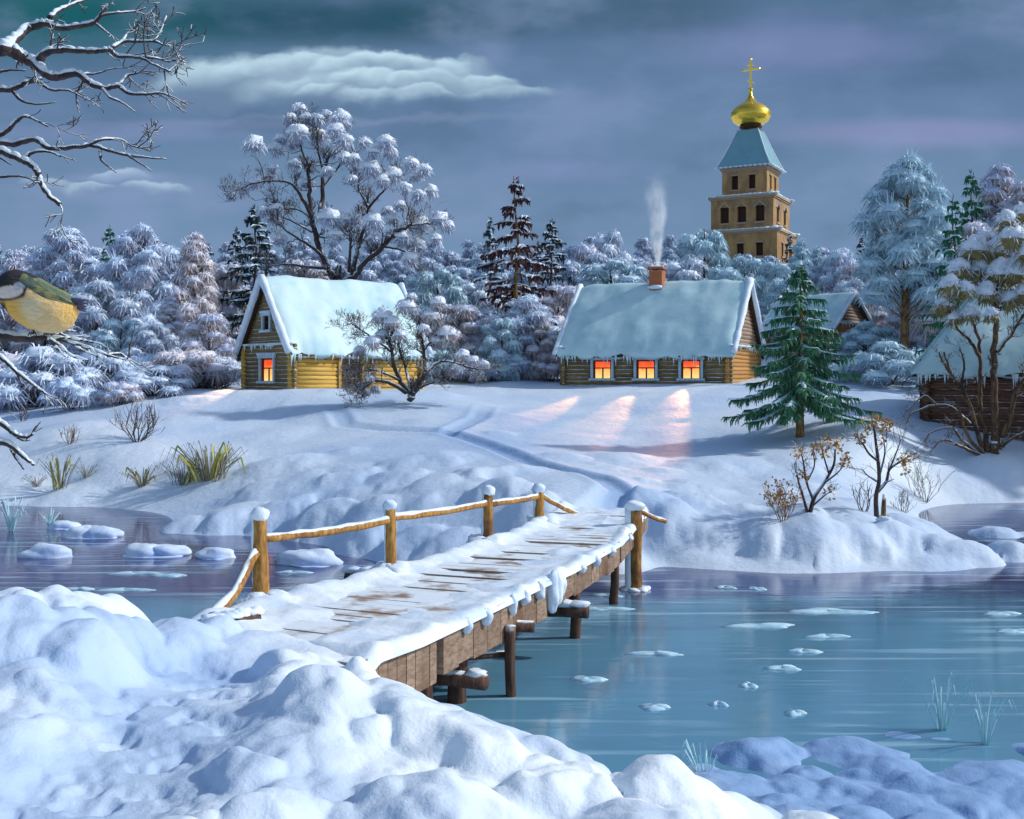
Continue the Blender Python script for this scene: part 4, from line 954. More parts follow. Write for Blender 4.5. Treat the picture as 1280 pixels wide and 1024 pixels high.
# --- individually described trees of the left wood
LF = 'frosted trees of the left wood'
for a in [('fa', 85, 272, 86, 'tall blue frosted tree right behind the perched bird at the left edge', 1.25), ('fb', 22, 300, 92, 'pale frosted tree rising above the bird head at the left edge', 1.3),
          ('fa', 172, 266, 82, 'frosted tree with one bare golden trunk just right of the small green spruce', 1.05), ('fb', 243, 274, 84, 'pinkish frosted tree with bare twin trunks left of the bright roofed cottage', 1.1),
          ('fc', 205, 296, 97, 'blue frosted tree between the golden trunk and the twin trunks', 1.0), ('fe', 283, 318, 90, 'small warm white frosted tree nearest to the left cottage gable', .9),
          ('fb', 212, 360, 76, 'short spiky frosted sapling tree with a pair of thin golden trunks', 1.3), ('fe', 262, 384, 70, 'round pinkish frosted tree touching the left cottage roof edge', 1.25),
          ('fc', 118, 345, 80, 'broad round frosted tree to the right of the bird tail', 1.4), ('fd', 150, 388, 74, 'low bluish frosted tree under the golden trunk tree', 1.35), ('fc', 188, 398, 72, 'small violet frosted tree low in the left wood', 1.2),
          ('fe', 55, 372, 82, 'frosted tree hidden behind the perched bird', 1.3), ('fc', -60, 300, 90, 'frosted tree beyond the left end of the wood', 1.3), ('fe', -130, 320, 85, 'frosted tree beyond the left end of the wood', 1.3)]:
    place(a[0], a[1], a[2], a[3], a[4], LF, a[5]*.82)
place('sg', 137, 284, 84, 'small dark green spruce between frosted trees of the left wood', wide=.8)
place('st', 318, 258, 88, 'snowy teal spruce left of the big bare tree crown', wide=1.15)
place('sd', 295, 285, 98, 'faint narrow snowy spruce just behind the teal one', wide=.8)
for a in [('ba', 128, 432, 66, 'violet frosted bush at the foot of the left wood', 1.25), ('bc', 232, 425, 67, 'pinkish frosted bush close to the left cottage wall', 1.1), ('ba', 180, 436, 70, 'blue frosted bush left of the pinkish one by the cottage', 1.2),
          ('ba', 60, 425, 64, 'frosted bush under the bird perch', 1.2), ('bc', 20, 425, 66, 'brown frosted bush at the left edge under the perch', 1.2), ('ba', 275, 436, 69, 'frosted bush tucked behind the left corner of the cottage', 1.0),
          ('ba', 90, 462, 60, 'low blue frosted bush on the slope under the left wood', .9), ('ba', 192, 452, 63, 'low violet frosted bush above the bare twiggy shrub', 1.5), ('bc', 150, 470, 60, 'small brown frosted bush on the left slope', 1.0), ('ba', -50, 430, 66, 'frosted bush beyond the left edge', 1.3)]:
    place(a[0], a[1], a[2], a[3], a[4], 'frosted bushes of the left slope', a[5])
# --- middle
MF = 'frosted trees between the two cottages'
for a in [('fd', 548, 322, 84, 'round teal frosted tree right of the bright roof ridge', .9), ('fc', 590, 345, 86, 'small frosted tree left of the dark narrow spruce', .9), ('fe', 568, 372, 78, 'frosted tree directly behind the leaning bare tree crown', 1.1),
          ('fc', 606, 378, 80, 'frosted tree low between the bare tree and the layered tree', 1.1), ('fc', 655, 362, 77, 'broad layered frosted tree under the brown snowy spruce', 1.15), ('fe', 700, 348, 84, 'frosted tree touching the left edge of the teal roof', 1.1),
          ('fd', 628, 388, 75, 'pale frosted tree standing in front of the spruce group', .9), ('fc', 535, 350, 88, 'frosted tree behind the right end of the bright roof', 1.0), ('fe', 675, 395, 76, 'low frosted tree at the left end of the long cottage', .95)]:
    place(a[0], a[1], a[2], a[3], a[4], MF, a[5])
proto('sb', 'spruce_tree', spruce(g(19), 10, 2.7, 12, 9, sprays=26, snow=.8, w=.065, tr=.17, snowy_w=1.4, droop=.45), ('bark_gold', 'needle_brown', 'frost_hi'), 10)
place('sb', 645, 220, 80, 'tall reddish brown spruce loaded with snow between the cottages', wide=1.0)
place('sd', 613, 272, 88, 'dark narrow snowy spruce left of the tall brown one', wide=.75)
place('sd', 690, 276, 92, 'dark snowy spruce right of the tall brown one', wide=1.15)
place('sd', 672, 302, 99, 'faint dark spruce tip between two snowy spruces', wide=.7)
for a in [('ba', 590, 440, 74, 'frosted bush right of the leaning bare tree', 1.0), ('bb', 560, 425, 76, 'teal frosted bush behind the leaning bare tree', 1.2), ('ba', 640, 432, 76, 'frosted bush beneath the layered frosted tree', 1.1), ('bc', 690, 430, 76, 'frosted bush at the left corner of the long cottage', .9)]:
    place(a[0], a[1], a[2], a[3], a[4], 'frosted bushes between the cottages', a[5])
# --- trees around the tower and behind the roofs
TF = 'frosted trees around the church tower'
for a in [('fd', 880, 270, 100, 'tall teal frosted tree immediately left of the church tower', .75), ('fd', 930, 306, 98, 'round teal frosted tree in front of the tower base', .8), ('fd', 968, 314, 96, 'round frosted tree in front of the right tower corner', .85),
          ('ff', 1003, 292, 100, 'pointed frosted tree just right of the tower', .9), ('ff', 1024, 302, 102, 'second pointed frosted tree right of the tower', .8), ('fc', 1046, 304, 100, 'rounded frosted tree right of the pointed pair', .8), ('fe', 1068, 318, 97, 'pinkish frosted tree left of the tall frosted pine', .8),
          ('fc', 755, 282, 106, 'frosted tree standing tallest over the left part of the teal roof', .6), ('fe', 732, 294, 104, 'frosted tree above the left end of the teal roof', .6), ('fd', 765, 312, 94, 'wide rounded frosted tree over the teal roof left of the chimney', 1.3), ('fc', 845, 318, 94, 'frosted tree over the teal roof right of the chimney', 1.1),
          ('fd', 905, 322, 92, 'frosted tree between the roof ridge and the tower', 1.0), ('fc', 1060, 345, 90, 'frosted tree right of the small cottage gable', .9), ('fe', 1085, 360, 88, 'frosted tree left of the dark pine trunk', 1.0), ('fd', 985, 335, 91, 'frosted tree behind the green spruce tip', 1.0), ('fc', 1040, 372, 92, 'frosted tree just behind the small cottage roof', .8)]:
    place(a[0], a[1], a[2], a[3], a[4], TF, a[5])
# --- right group
RF = 'frosted trees at the right edge'
for a in [('fb', 1248, 184, 84, 'tall pink white frosted tree at the upper right edge', 1.0), ('fb', 1280, 205, 80, 'frosted tree cut by the right edge', 1.0), ('ff', 1172, 258, 82, 'slim frosted tree between the tall pine and the green spruce', .9),
          ('fe', 1225, 262, 76, 'pinkish frosted tree behind the two green spruces', 1.0), ('fe', 1155, 330, 84, 'brownish frosted tree right of the dark pine trunk', 1.0), ('fc', 1175, 380, 78, 'frosted tree above the right cottage roof', .9), ('fa', 1340, 220, 80, 'frosted tree beyond the right edge', 1.1), ('fb', 1400, 240, 84, 'frosted tree beyond the right edge', 1.1)]:
    place(a[0], a[1], a[2], a[3], a[4], RF, a[5])
place('sg', 1192, 248, 66, 'narrow bright green spruce above the right cottage', wide=.85)
place('sg', 1214, 216, 80, 'taller green spruce tip behind the narrow green spruce', wide=.9)
proto('pine', 'frosted_pine', frosted_tree(g(33), 14, 2.7, .34, 42, 1.25, lambda t: math.sin(math.pi*min(1, t*.68+.28))**.7, 190, .30, dark=.42, pointed=.5, w=.04), ('bark_gold', 'twig_teal', 'frost_teal'), 14.6)
place('pine', 1130, 184, 76, 'very tall teal frosted pine with a dark golden trunk right of the tower', wide=1.05)
for a in [('bb', 1108, 424, 70, 'teal frosted bush at the foot of the tall pine', 1.35), ('bb', 1085, 400, 82, 'frosted bush behind the teal bush under the pine', 1.2), ('bc', 1065, 410, 84, 'brown frosted bush right of the small cottage', 1.0)]:
    place(a[0], a[1], a[2], a[3], a[4], None, a[5])
# --- far forest belt
rf = np.random.default_rng(77)
pxs = []
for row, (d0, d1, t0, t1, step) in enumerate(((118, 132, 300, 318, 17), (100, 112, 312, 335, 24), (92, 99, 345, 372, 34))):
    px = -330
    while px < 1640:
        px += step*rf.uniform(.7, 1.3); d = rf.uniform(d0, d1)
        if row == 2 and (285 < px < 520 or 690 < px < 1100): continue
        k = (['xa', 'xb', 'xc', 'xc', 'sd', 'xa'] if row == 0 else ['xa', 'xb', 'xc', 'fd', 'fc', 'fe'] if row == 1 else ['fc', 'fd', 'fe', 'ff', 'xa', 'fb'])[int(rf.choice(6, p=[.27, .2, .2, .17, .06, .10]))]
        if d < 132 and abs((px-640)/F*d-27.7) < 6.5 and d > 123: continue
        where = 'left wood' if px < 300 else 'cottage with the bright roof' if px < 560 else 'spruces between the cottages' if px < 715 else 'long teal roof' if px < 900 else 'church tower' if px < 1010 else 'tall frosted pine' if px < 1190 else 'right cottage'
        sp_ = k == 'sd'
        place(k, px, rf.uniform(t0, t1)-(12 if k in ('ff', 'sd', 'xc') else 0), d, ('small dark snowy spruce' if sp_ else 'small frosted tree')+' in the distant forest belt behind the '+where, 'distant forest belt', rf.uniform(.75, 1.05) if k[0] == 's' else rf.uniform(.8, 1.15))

# ------------------------------------------------------------------ sketched trees and shrubs
def catmull(pts, n):
    pts = np.asarray(pts, float)
    if len(pts) < 3: t = np.linspace(0, 1, n)[:, None]; return pts[0]*(1-t)+pts[-1]*t
    q = np.vstack([2*pts[0]-pts[1], pts, 2*pts[-1]-pts[-2]]); out = []
    for u in np.linspace(0, len(pts)-1-1e-6, n):
        i = int(u); t = u-i; p0, p1, p2, p3 = q[i:i+4]
        out.append(.5*((2*p1)+(-p0+p2)*t+(2*p0-5*p1+4*p2-p3)*t*t+(-p0+3*p1-3*p2+p3)*t**3))
    return np.array(out)
def twigs(mb, a, d, L, r, depth, rng, spread=.6, up=.12, kids=(2, 4), rmin=.004, sides=5, ends=None, flat=1.0):
    n = 5; d = unit(d); pts = [np.array(a, float)]
    for k in range(n-1):
        d = unit(d+rng.normal(0, .16, 3)*[1, flat, 1]+[0, 0, up*.5]); pts.append(pts[-1]+d*L/(n-1))
    pts = np.array(pts); mb.tube(pts, np.linspace(r, max(rmin, r*.55), n), sides, cap=False)
    if depth == 0:
        if ends is not None: ends.append((pts[-1], d)); 
        return
    for k in range(rng.integers(*kids)+1):
        i = rng.integers(2, n) if k else n-1
        nd = unit(d+rng.normal(0, spread, 3)*[1, flat, 1]+[0, 0, up])
        twigs(mb, pts[i], nd, L*rng.uniform(.55, .8), max(rmin, r*.58), depth-1, rng, spread, up, kids, rmin, sides, ends, flat)
def sketch(name, label, cat, base, limbs, puffs, rng, mats, tw=None, nb=110, w=.03, pr=.02, group=None, lean=True, dark=.45, twig_depth=2, twig_len=.09, twig_n=3, flat=.95, solid=.86):
    """limbs: (r0, r1, [(px,py,dd)...]); puffs: (px,py,radius_px,dd)"""
    bx, by, d = base; B = P(bx, by, d); h = H(B[0], B[1]); root = empty(name, (B[0], B[1], min(B[2], h)+.0)); B0 = np.array(root.location)
    tag(root, label, cat, group)
    T, Fo, S = MB(), MB(), MB(); node = []
    for r0, r1, pts in limbs:
        q = catmull([P(a, b, d+c)-B0 for a, b, c in pts], 4*len(pts)); n = len(q)
        rr = np.linspace(r0, r1, n)*d/F*.62; q[1:-1] += rng.normal(0, .25*rr.mean(), (n-2, 3)); T.tube(q, rr, 8, cap=False)
        for k in range(n): node.append((q[k], rr[k], q[min(k+1, n-1)]-q[max(k-1, 0)]))
        for k in range(n//3, n):
            for _ in range(twig_n if k > n//2 else 1):
                if rng.uniform() < .55:
                    dr = unit(q[min(k+1, n-1)]-q[k-1])+rng.normal(0, .6, 3); twigs(T, q[k], dr, twig_len*d/F*1.0*rng.uniform(60, 130), max(rr[k]*.4, .008), twig_depth, rng, rmin=.0035*d/30, sides=4)
    NP = np.array([x[0] for x in node]); NRr = np.array([x[1] for x in node])
    for px, py, r, dd in puffs:
        c = P(px, py, d+dd)-B0; rr = r*d/F
        dist = np.linalg.norm(NP-c, axis=1)+(NP[:, 2] > c[2]-.1)*2.0; k = int(dist.argmin())
        p = branch(T, NP[k], c-[0, 0, rr*.2], min(NRr[k]*.55, .05), pr*.6, rng, wob=.12, n=7, sag=.06)
        twigs(T, p[3], unit(p[4]-p[3])+rng.normal(0, .5, 3), dist[k]*.35+.2, .02, 1, rng, sides=4, rmin=.006)
        pompom(S, Fo, c, rr, nb, rng, w=w, dark=dark, droop=.4, flat=flat, solid=solid)
    for m_, n_, mt, sm in ((T, 'trunk', mats[0], True), (Fo, 'crown', mats[1], False), (S, 'snow', mats[2], True)):
        if m_.n: m_.build(n_, M[mt], root, sm)
    return root
# big bare tree behind the left cottage
pf = [(374, 138, 10), (362, 150, 9), (382, 150, 9), (372, 168, 13), (396, 150, 9), (408, 146, 9), (425, 150, 13), (420, 165, 11), (398, 172, 13), (352, 175, 9), (317, 182, 13), (345, 188, 11), (366, 182, 10), (430, 178, 12), (420, 190, 10), (456, 180, 9), (466, 192, 9), (482, 180, 12), (488, 192, 9),
      (462, 212, 13), (442, 200, 9), (490, 222, 14), (478, 228, 10), (513, 206, 10), (530, 214, 10), (520, 222, 9), (537, 240, 10), (524, 245, 9), (500, 258, 8), (430, 198, 9), (300, 238, 12), (290, 245, 8), (318, 230, 9), (340, 212, 8), (335, 222, 8),
      (342, 275, 10), (346, 262, 8), (410, 275, 15), (425, 280, 15), (440, 276, 12), (466, 278, 12), (420, 295, 10), (452, 268, 9), (525, 284, 14), (510, 285, 9), (548, 276, 12), (560, 284, 9), (503, 298, 11), (520, 308, 12), (512, 325, 10), (490, 275, 9), (485, 265, 8), (388, 210, 8), (410, 215, 8), (350, 300, 9), (330, 265, 8), (385, 230, 9), (505, 236, 9), (545, 300, 8), (440, 225, 7), (368, 205, 8)]
rb = np.random.default_rng(21)
limbs = [(9, 7, [(428, 400, 0), (424, 365, 0), (422, 350, 0)]), (7, 3, [(422, 352, 0), (406, 325, .3), (396, 300, .5), (390, 270, .3), (386, 235, 0), (388, 205, -.3)]), (4, 1.2, [(390, 272, 0), (376, 245, -1), (360, 228, -1.5), (322, 228, -2), (296, 238, -2)]),
         (5, 2, [(398, 275, 0), (403, 245, .8), (404, 215, 1), (412, 195, 1.2), (424, 170, 1)]), (3, 1.2, [(404, 232, 1), (418, 215, 1.5), (430, 200, 1.5)]), (7, 3, [(428, 352, 0), (444, 345, 0), (456, 328, 0), (478, 308, -.5), (495, 292, -1), (515, 280, -1.3)]),
         (5, 2, [(440, 347, 0), (446, 318, .6), (452, 295, 1), (459, 268, 1.2), (460, 245, 1.2)]), (3, 1.2, [(459, 262, 1.2), (470, 248, 1), (484, 235, .8), (492, 225, .8)]), (3, 1.2, [(460, 258, 1.2), (450, 240, 1.5), (446, 225, 1.5)]), (3.5, 1.5, [(436, 340, 0), (438, 310, -1), (437, 295, -1.2)]),
         (4, 1.2, [(405, 322, 0), (385, 305, -.8), (362, 292, -1.2), (350, 280, -1.4)]), (4.5, 1, [(410, 335, 0), (385, 334, -.8), (360, 330, -1.2), (335, 333, -1.5)]), (2.5, 1, [(392, 275, .3), (372, 262, 1), (352, 262, 1.5)]), (3, 1, [(478, 308, -.5), (500, 312, -1), (515, 320, -1.2), (525, 335, -1)]),
         (3, 1, [(388, 215, -.3), (378, 190, -.3), (372, 165, -.4)]), (2.5, 1, [(404, 215, 1), (398, 190, .8), (396, 160, .6)]), (2.5, 1, [(390, 290, .5), (372, 280, 1.2), (350, 268, 1.2), (342, 250, 1.2)]), (2.5, 1, [(484, 302, -.7), (505, 285, -.5), (530, 280, -.3), (550, 282, 0)])]
sketch('bare_tree', 'large spreading bare tree with snow puffs on every branch tip behind the left cottage', 'tree', (428, 440, 76), limbs, [(a, b, c*1.12, rb.uniform(-1.8, 1.8)) for a, b, c in pf], rb, ('bark', 'twig_dark', 'frost_bright'), nb=150, w=.035, twig_depth=3, twig_n=2, twig_len=.12, dark=.08)
# leaning bare tree in front of the yellow wall
rb = np.random.default_rng(22)
limbs = [(7, 6, [(512, 500, 0), (516, 488, 0)]), (5.5, 2, [(514, 492, 0), (502, 478, 0), (492, 455, 0), (488, 430, 0), (478, 412, .2)]), (5.5, 2, [(518, 490, 0), (530, 470, 0), (531, 450, .2), (527, 425, .3), (524, 400, .3)]), (5, 1, [(508, 491, 0), (490, 480, -.3), (468, 476, -.5), (452, 488, -.7), (446, 497, -.7)]),
         (4, 1.2, [(530, 468, 0), (545, 455, .4), (560, 452, .6), (590, 460, .7), (607, 462, .7)]), (3.5, 1.5, [(512, 485, 0), (508, 465, .5), (502, 445, .6), (498, 430, .6)]), (3, 1, [(500, 476, 0), (480, 466, -.5), (462, 462, -.6), (450, 466, -.6)]), (3, 1, [(528, 440, .2), (540, 425, .4), (552, 410, .5)]),
         (2.5, 1, [(490, 440, 0), (474, 428, 0), (455, 415, 0), (440, 405, 0)]), (3, 1, [(520, 486, 0), (540, 478, -.4), (556, 470, -.5)])]
pf = [(478, 398, 15), (490, 405, 12), (508, 385, 14), (520, 395, 11), (548, 380, 11), (545, 400, 11), (558, 420, 15), (545, 428, 10), (466, 430, 12), (478, 420, 10), (450, 440, 9), (500, 420, 9), (578, 445, 10), (592, 452, 8), (605, 456, 7), (568, 462, 8), (536, 395, 9), (462, 474, 7), (450, 485, 8), (470, 488, 7), (458, 492, 7), (530, 412, 8), (515, 372, 7)]
sketch('bare_tree', 'low leaning bare tree with dark curved stems and snow pads before the yellow wall', 'tree', (514, 493, 56), limbs, [(a, b, c, rb.uniform(-.8, .8)) for a, b, c in pf], rb, ('bark', 'twig_brown', 'frost_bright'), nb=150, w=.022, twig_depth=3, twig_len=.13, twig_n=3, dark=.3)
# many-stemmed tree on the right
M['bark_dim'] = m_wood('bark_dim', (0.05, 0.032, 0.025), (0.22, 0.13, 0.06), c3=(0.03, 0.022, 0.025), stretch=(3, 3, 1), scale=3, snow=(0.40, 0.6, 3, 0.5), island=False)
rb = np.random.default_rng(23)
limbs = [(11, 9, [(1240, 596, 0), (1244, 560, 0), (1245, 545, 0)]), (8, 4, [(1244, 550, 0), (1243, 510, 0), (1244, 470, 0), (1243, 440, 0), (1245, 400, 0), (1246, 360, .2)]), (6, 3, [(1252, 545, 0), (1264, 520, -.3), (1268, 490, -.4), (1280, 475, -.6), (1300, 450, -.6)]), (5, 2.5, [(1246, 440, 0), (1258, 425, .2), (1272, 405, .3), (1290, 380, .3)]),
         (6, 2.5, [(1234, 565, 0), (1230, 535, .3), (1224, 500, .4), (1226, 460, .5), (1224, 430, .4), (1215, 400, .3)]), (4, 1.5, [(1224, 445, .4), (1212, 425, .3), (1198, 412, .2), (1188, 390, 0)]), (5, 1.8, [(1228, 560, 0), (1216, 520, -.3), (1206, 490, -.4), (1190, 470, -.5), (1180, 440, -.5)]), (4.5, 1.4, [(1230, 568, 0), (1210, 545, -.6), (1200, 515, -.7), (1194, 495, -.7)]),
         (4, 1.2, [(1228, 570, 0), (1205, 560, -.8), (1180, 550, -1), (1165, 560, -1)]), (3.5, 1, [(1222, 568, 0), (1200, 548, -.9), (1190, 535, -.9), (1165, 540, -.9), (1155, 552, -.9)]), (4, 1, [(1212, 530, -.4), (1190, 510, -.5), (1170, 506, -.5), (1140, 516, -.6), (1133, 530, -.6)]), (3, 1, [(1170, 506, -.5), (1155, 495, -.5), (1135, 512, -.5)]),
         (3.5, 1.5, [(1246, 395, 0), (1238, 375, .3), (1225, 350, .4)]), (3.5, 1.5, [(1246, 380, .2), (1256, 350, .4), (1270, 320, .4)]), (3, 1, [(1190, 470, -.5), (1178, 452, -.5), (1174, 440, -.5)]), (3, 1, [(1202, 480, -.4), (1205, 455, -.4), (1200, 435, -.4)]), (3, 1, [(1270, 495, -.4), (1280, 470, -.4), (1284, 450, -.4)]), (3.5, 1.2, [(1250, 560, 0), (1270, 545, -.6), (1290, 535, -.8)])]
pf = [(1218, 315, 20), (1200, 340, 16), (1188, 360, 15), (1205, 365, 14), (1180, 385, 14), (1240, 318, 20), (1265, 300, 20), (1258, 278, 14), (1280, 270, 16), (1250, 345, 20), (1232, 370, 16), (1268, 345, 20), (1290, 320, 20), (1262, 378, 17), (1285, 370, 20), (1212, 395, 12), (1192, 400, 11), (1300, 295, 18), (1275, 330, 16), (1222, 340, 16), (1240, 395, 10), (1315, 350, 18), (1310, 400, 16), (1186, 372, 11), (1232, 300, 13)]
sketch('snowy_tree', 'many stemmed tree with golden bark and olive snow capped crown before the right cottage', 'tree', (1242, 573, 47), limbs, [(a, b, c*1.08, rb.uniform(-1.1, 1.1)) for a, b, c in pf], rb, ('bark_dim', 'leaf_olive', 'frost_bright'), nb=200, w=.02, twig_depth=2, twig_len=.10, twig_n=1, dark=.42, flat=1.05, solid=.70)

# green spruce in front of the long cottage
M['needle_bright'] = m_leafy('needle_bright', (0.03, 0.17, 0.10), (0.20, 0.38, 0.18), rnd=0.2)
def front_spruce():
    rng = np.random.default_rng(31)
    d = 46; B = P(1000, 547, d); z = min(B[2], H(B[0], B[1]))-.03; h = HC-(332-HY)/F*d-z
    pr = spruce(rng, h, 2.75, 15, 8, base=.21, sprays=95, snow=.75, droop=.50, w=.030, tr=.19, sl=.42, tipup=.22, shape=1.0, snowy_w=.75)
    root = empty('spruce_tree', (B[0], B[1], z)); tag(root, 'full green spruce with light snow on its boughs in front of the long cottage gable', 'spruce tree')
    for m_, n_, mt, sm in zip(pr, ('trunk', 'crown', 'snow'), ('bark_gold', 'needle_bright', 'frost_teal'), (1, 0, 1)): m_.build(n_, M[mt], root, bool(sm))
front_spruce()

# shrubs, saplings, sedges
def leaves(mb, c, n, r, l, w, rng):
    for _ in range(n):
        p = np.array(c)+rng.normal(0, r, 3); d = unit(rng.normal(size=3)+[0, 0, .2]); s = unit(np.cross(d, rng.normal(size=3)))*w
        mb.add([p, p+d*l*.5+s, p+d*l, p+d*l*.5-s], [[0, 1, 2, 3]])
def twig_shrub(px, py, hpx, label, cat, seed, stems=9, mat='bark', leafmat=None, spread=.5, r=.02, depth=3, nl=10, leaf=.10, limbs=None, clumps=None, snow=True, name='bare_shrub', group=None, dd=None, lift=.35):
    g_ = ground_at(px, py) if dd is None else P(px, py, dd); rng = np.random.default_rng(seed)
    h = hpx/F*g_[1]; root = empty(name, g_-[0, 0, .04]); tag(root, label, cat, group)
    T, Lf = MB(), MB(); ends = []
    if limbs:
        for r0, pts in limbs:
            q = catmull([P(a, b, g_[1]+c)-g_ for a, b, c in pts], 4*len(pts)); T.tube(q, np.linspace(r0, r0*.35, len(q))*g_[1]/F*.6, 7, cap=False)
            for k in range(len(q)//3, len(q)):
                if rng.uniform() < .7: twigs(T, q[k], unit(q[k]-q[k-1])+rng.normal(0, .5, 3), h*.13, r*.3, 1, rng, rmin=.005, sides=4, ends=None)
            ends.append((q[-1], q[-1]-q[-2]))
    else:
        for k in range(stems):
            a = k*2.4; s = spread*rng.uniform(.2, 1); twigs(T, (math.cos(a)*.05*h, math.sin(a)*.05*h, -.05), (math.cos(a)*s, math.sin(a)*s, lift+.35), h*rng.uniform(.32, .5), r*rng.uniform(.6, 1), depth, rng, spread=.38, up=.22, kids=(1, 3), rmin=.006, sides=4, ends=ends)
    T.build('stems', M[mat], root, True)
    if leafmat:
        if clumps:
            for cx, cy, n in clumps: c = P(cx, cy, g_[1]+rng.uniform(-.3, .3))-g_; leaves(Lf, c, n, .085, leaf, leaf*.3, rng)
        else:
            for e, d_ in ends:
                if rng.uniform() < .8: leaves(Lf, e, nl, .05, leaf, leaf*.3, rng)
        Lf.build('leaves', M[leafmat], root)
    return root
twig_shrub(172, 552, 52, 'wide bare twiggy shrub on the left slope above the sedge clumps', 'shrub', 41, 17, spread=1.1, depth=3, r=.035)
twig_shrub(88, 555, 28, 'small brown bare shrub left of the wide twiggy one', 'shrub', 42, 12, spread=1.1, depth=2, mat='frame_wood', r=.022)
twig_shrub(28, 527, 26, 'small dark bare shrub near the left edge of the slope', 'shrub', 43, 10, spread=1.2, depth=2)
twig_shrub(88, 500, 34, 'bare shrub under the frosted bushes of the left slope', 'shrub', 44, 10, spread=.9, depth=2)
twig_shrub(1155, 628, 62, 'pale thin stemmed shrub right of the tallest sapling', 'shrub', 45, 13, spread=.45, mat='grass_dry', depth=2, r=.018)
twig_shrub(1128, 640, 34, 'low curling dry shrub between the tallest sapling and the pale shrub', 'shrub', 46, 12, spread=.9, mat='grass_dry', depth=2, r=.014)
twig_shrub(1080, 640, 46, 'small bare shrub at the left foot of the tallest sapling', 'shrub', 47, 8, spread=.7, depth=2, r=.022)
twig_shrub(978, 652, 55, 'small bushy sapling with pale brown leaves, leftmost of three on the right bank', 'sapling', 48, 12, spread=.45, mat='bark_gold', leafmat='leaf_rust', depth=2, r=.018, nl=5, leaf=.09, name='sapling')
twig_shrub(1014, 641, 95, 'forked dark sapling with rusty leaf clusters, middle of three on the right bank', 'sapling', 49, mat='bark', leafmat='leaf_rust', r=.03, name='sapling', leaf=.13,
           limbs=[(5, [(1012, 642, 0), (1018, 620, 0), (1030, 602, .1), (1042, 580, .1), (1044, 560, .2)]), (3.5, [(1010, 642, 0), (1004, 620, -.1), (998, 600, -.1), (996, 590, -.1)]), (3, [(1016, 622, 0), (1008, 600, .2), (1004, 575, .2), (1000, 560, .2)]), (2.5, [(1030, 602, .1), (1046, 590, 0), (1055, 580, 0)]), (2.5, [(1014, 632, 0), (1028, 620, -.2), (1038, 612, -.2)]), (2.2, [(1036, 590, .1), (1030, 570, .2), (1026, 556, .2)]), (2.2, [(1010, 598, .2), (1018, 580, .3), (1016, 562, .3)])],
           clumps=[(996, 568, 26), (1000, 560, 14), (1016, 560, 22), (1034, 550, 24), (1046, 556, 20), (1058, 572, 24), (1054, 577, 12), (1005, 593, 26), (1030, 566, 16), (1036, 615, 20), (1024, 556, 14), (1048, 552, 12)])
twig_shrub(1098, 648, 130, 'tallest sapling with rusty leaf clusters and a snapped golden stump at its foot', 'sapling', 50, mat='bark', leafmat='leaf_rust', r=.03, name='sapling', leaf=.13,
           limbs=[(5.5, [(1096, 648, 0), (1095, 620, 0), (1099, 598, 0), (1097, 570, 0), (1094, 545, .1), (1092, 528, .1)]), (4, [(1098, 612, 0), (1108, 600, .1), (1112, 585, .1), (1126, 575, .1), (1134, 570, .1)]), (3, [(1098, 575, 0), (1086, 565, -.1), (1078, 552, -.2), (1072, 548, -.2)]), (2.5, [(1096, 600, 0), (1084, 592, .2), (1078, 585, .2)]), (2.5, [(1100, 590, 0), (1106, 565, .2), (1104, 545, .2)]), (2, [(1110, 590, .1), (1122, 560, 0), (1126, 548, 0)]), (2, [(1106, 602, 0), (1118, 597, 0)])],
           clumps=[(1078, 548, 26), (1070, 544, 14), (1084, 533, 22), (1096, 522, 26), (1108, 526, 26), (1100, 537, 20), (1112, 533, 16), (1130, 574, 30), (1138, 570, 16), (1132, 584, 14), (1104, 552, 14), (1092, 527, 14), (1118, 528, 10)])
def stump():
    g_ = ground_at(1104, 649); r = empty('broken_stump', g_); tag(r, 'short snapped golden stem standing against the tallest sapling', 'stump')
    mb = MB(); mb.tube([(0, 0, -.1), (.01, 0, .3), (.03, .0, .68)], [.075, .07, .05], 9); mb.build('stem', M['bark_gold'], r, True)
    s = MB(); s.blob((.0, -.03, .0), (.2, .16, .09), .2, 10, 6); s.build('snow', M['snow'], r, True)
stump()
def sedge(px, py, hpx, label, seed, n=50, lime=5, mat='grass_dry', spread=.55, name='sedge_clump', wl_=.012, cat='plant', group=None, d=None, bw=None):
    g_ = ground_at(px, py) if d is None else P(px, py, d); rng = np.random.default_rng(seed); h = hpx/F*g_[1]; bw = bw or .16
    root = empty(name, g_-[0, 0, .03]); tag(root, label, cat, group); mb = MB()
    def arc(n_, L0, L1, sp, w0, mbx, dr):
        a = rng.uniform(0, 6.28, n_); L = h*rng.uniform(L0, L1, n_); s = sp*rng.uniform(.1, 1, n_)
        A = np.stack([np.cos(a), np.sin(a), 0*a], 1)*bw*h*rng.uniform(0, 1, (n_, 1)); out = np.stack([np.cos(a)*s, np.sin(a)*s, np.ones(n_)], 1); out = unit(out)
        Bm = A+out*L[:, None]*.45; C = A+out*L[:, None]*.8+np.stack([np.cos(a)*s, np.sin(a)*s, 0*a], 1)*L[:, None]*.3
        Dn = C+np.stack([np.cos(a)*s*.5, np.sin(a)*s*.5, -dr*s], 1)*L[:, None]*.4
        mbx.blades(A, Bm, C, w0*.8, w0, w0*.7, rng=rng); mbx.blades(C, (C+Dn)/2, Dn, w0*.7, w0*.5, w0*.1, rng=rng)
    arc(n, .55, 1.0, spread, wl_, mb, 1.2); mb.build('blades', M[mat], root)
    if lime:
        l = MB(); arc(lime, .7, 1.0, spread*1.1, wl_*3.4, l, 1.6); l.build('broad_leaves', M['leaf_lime'], root)
    return root
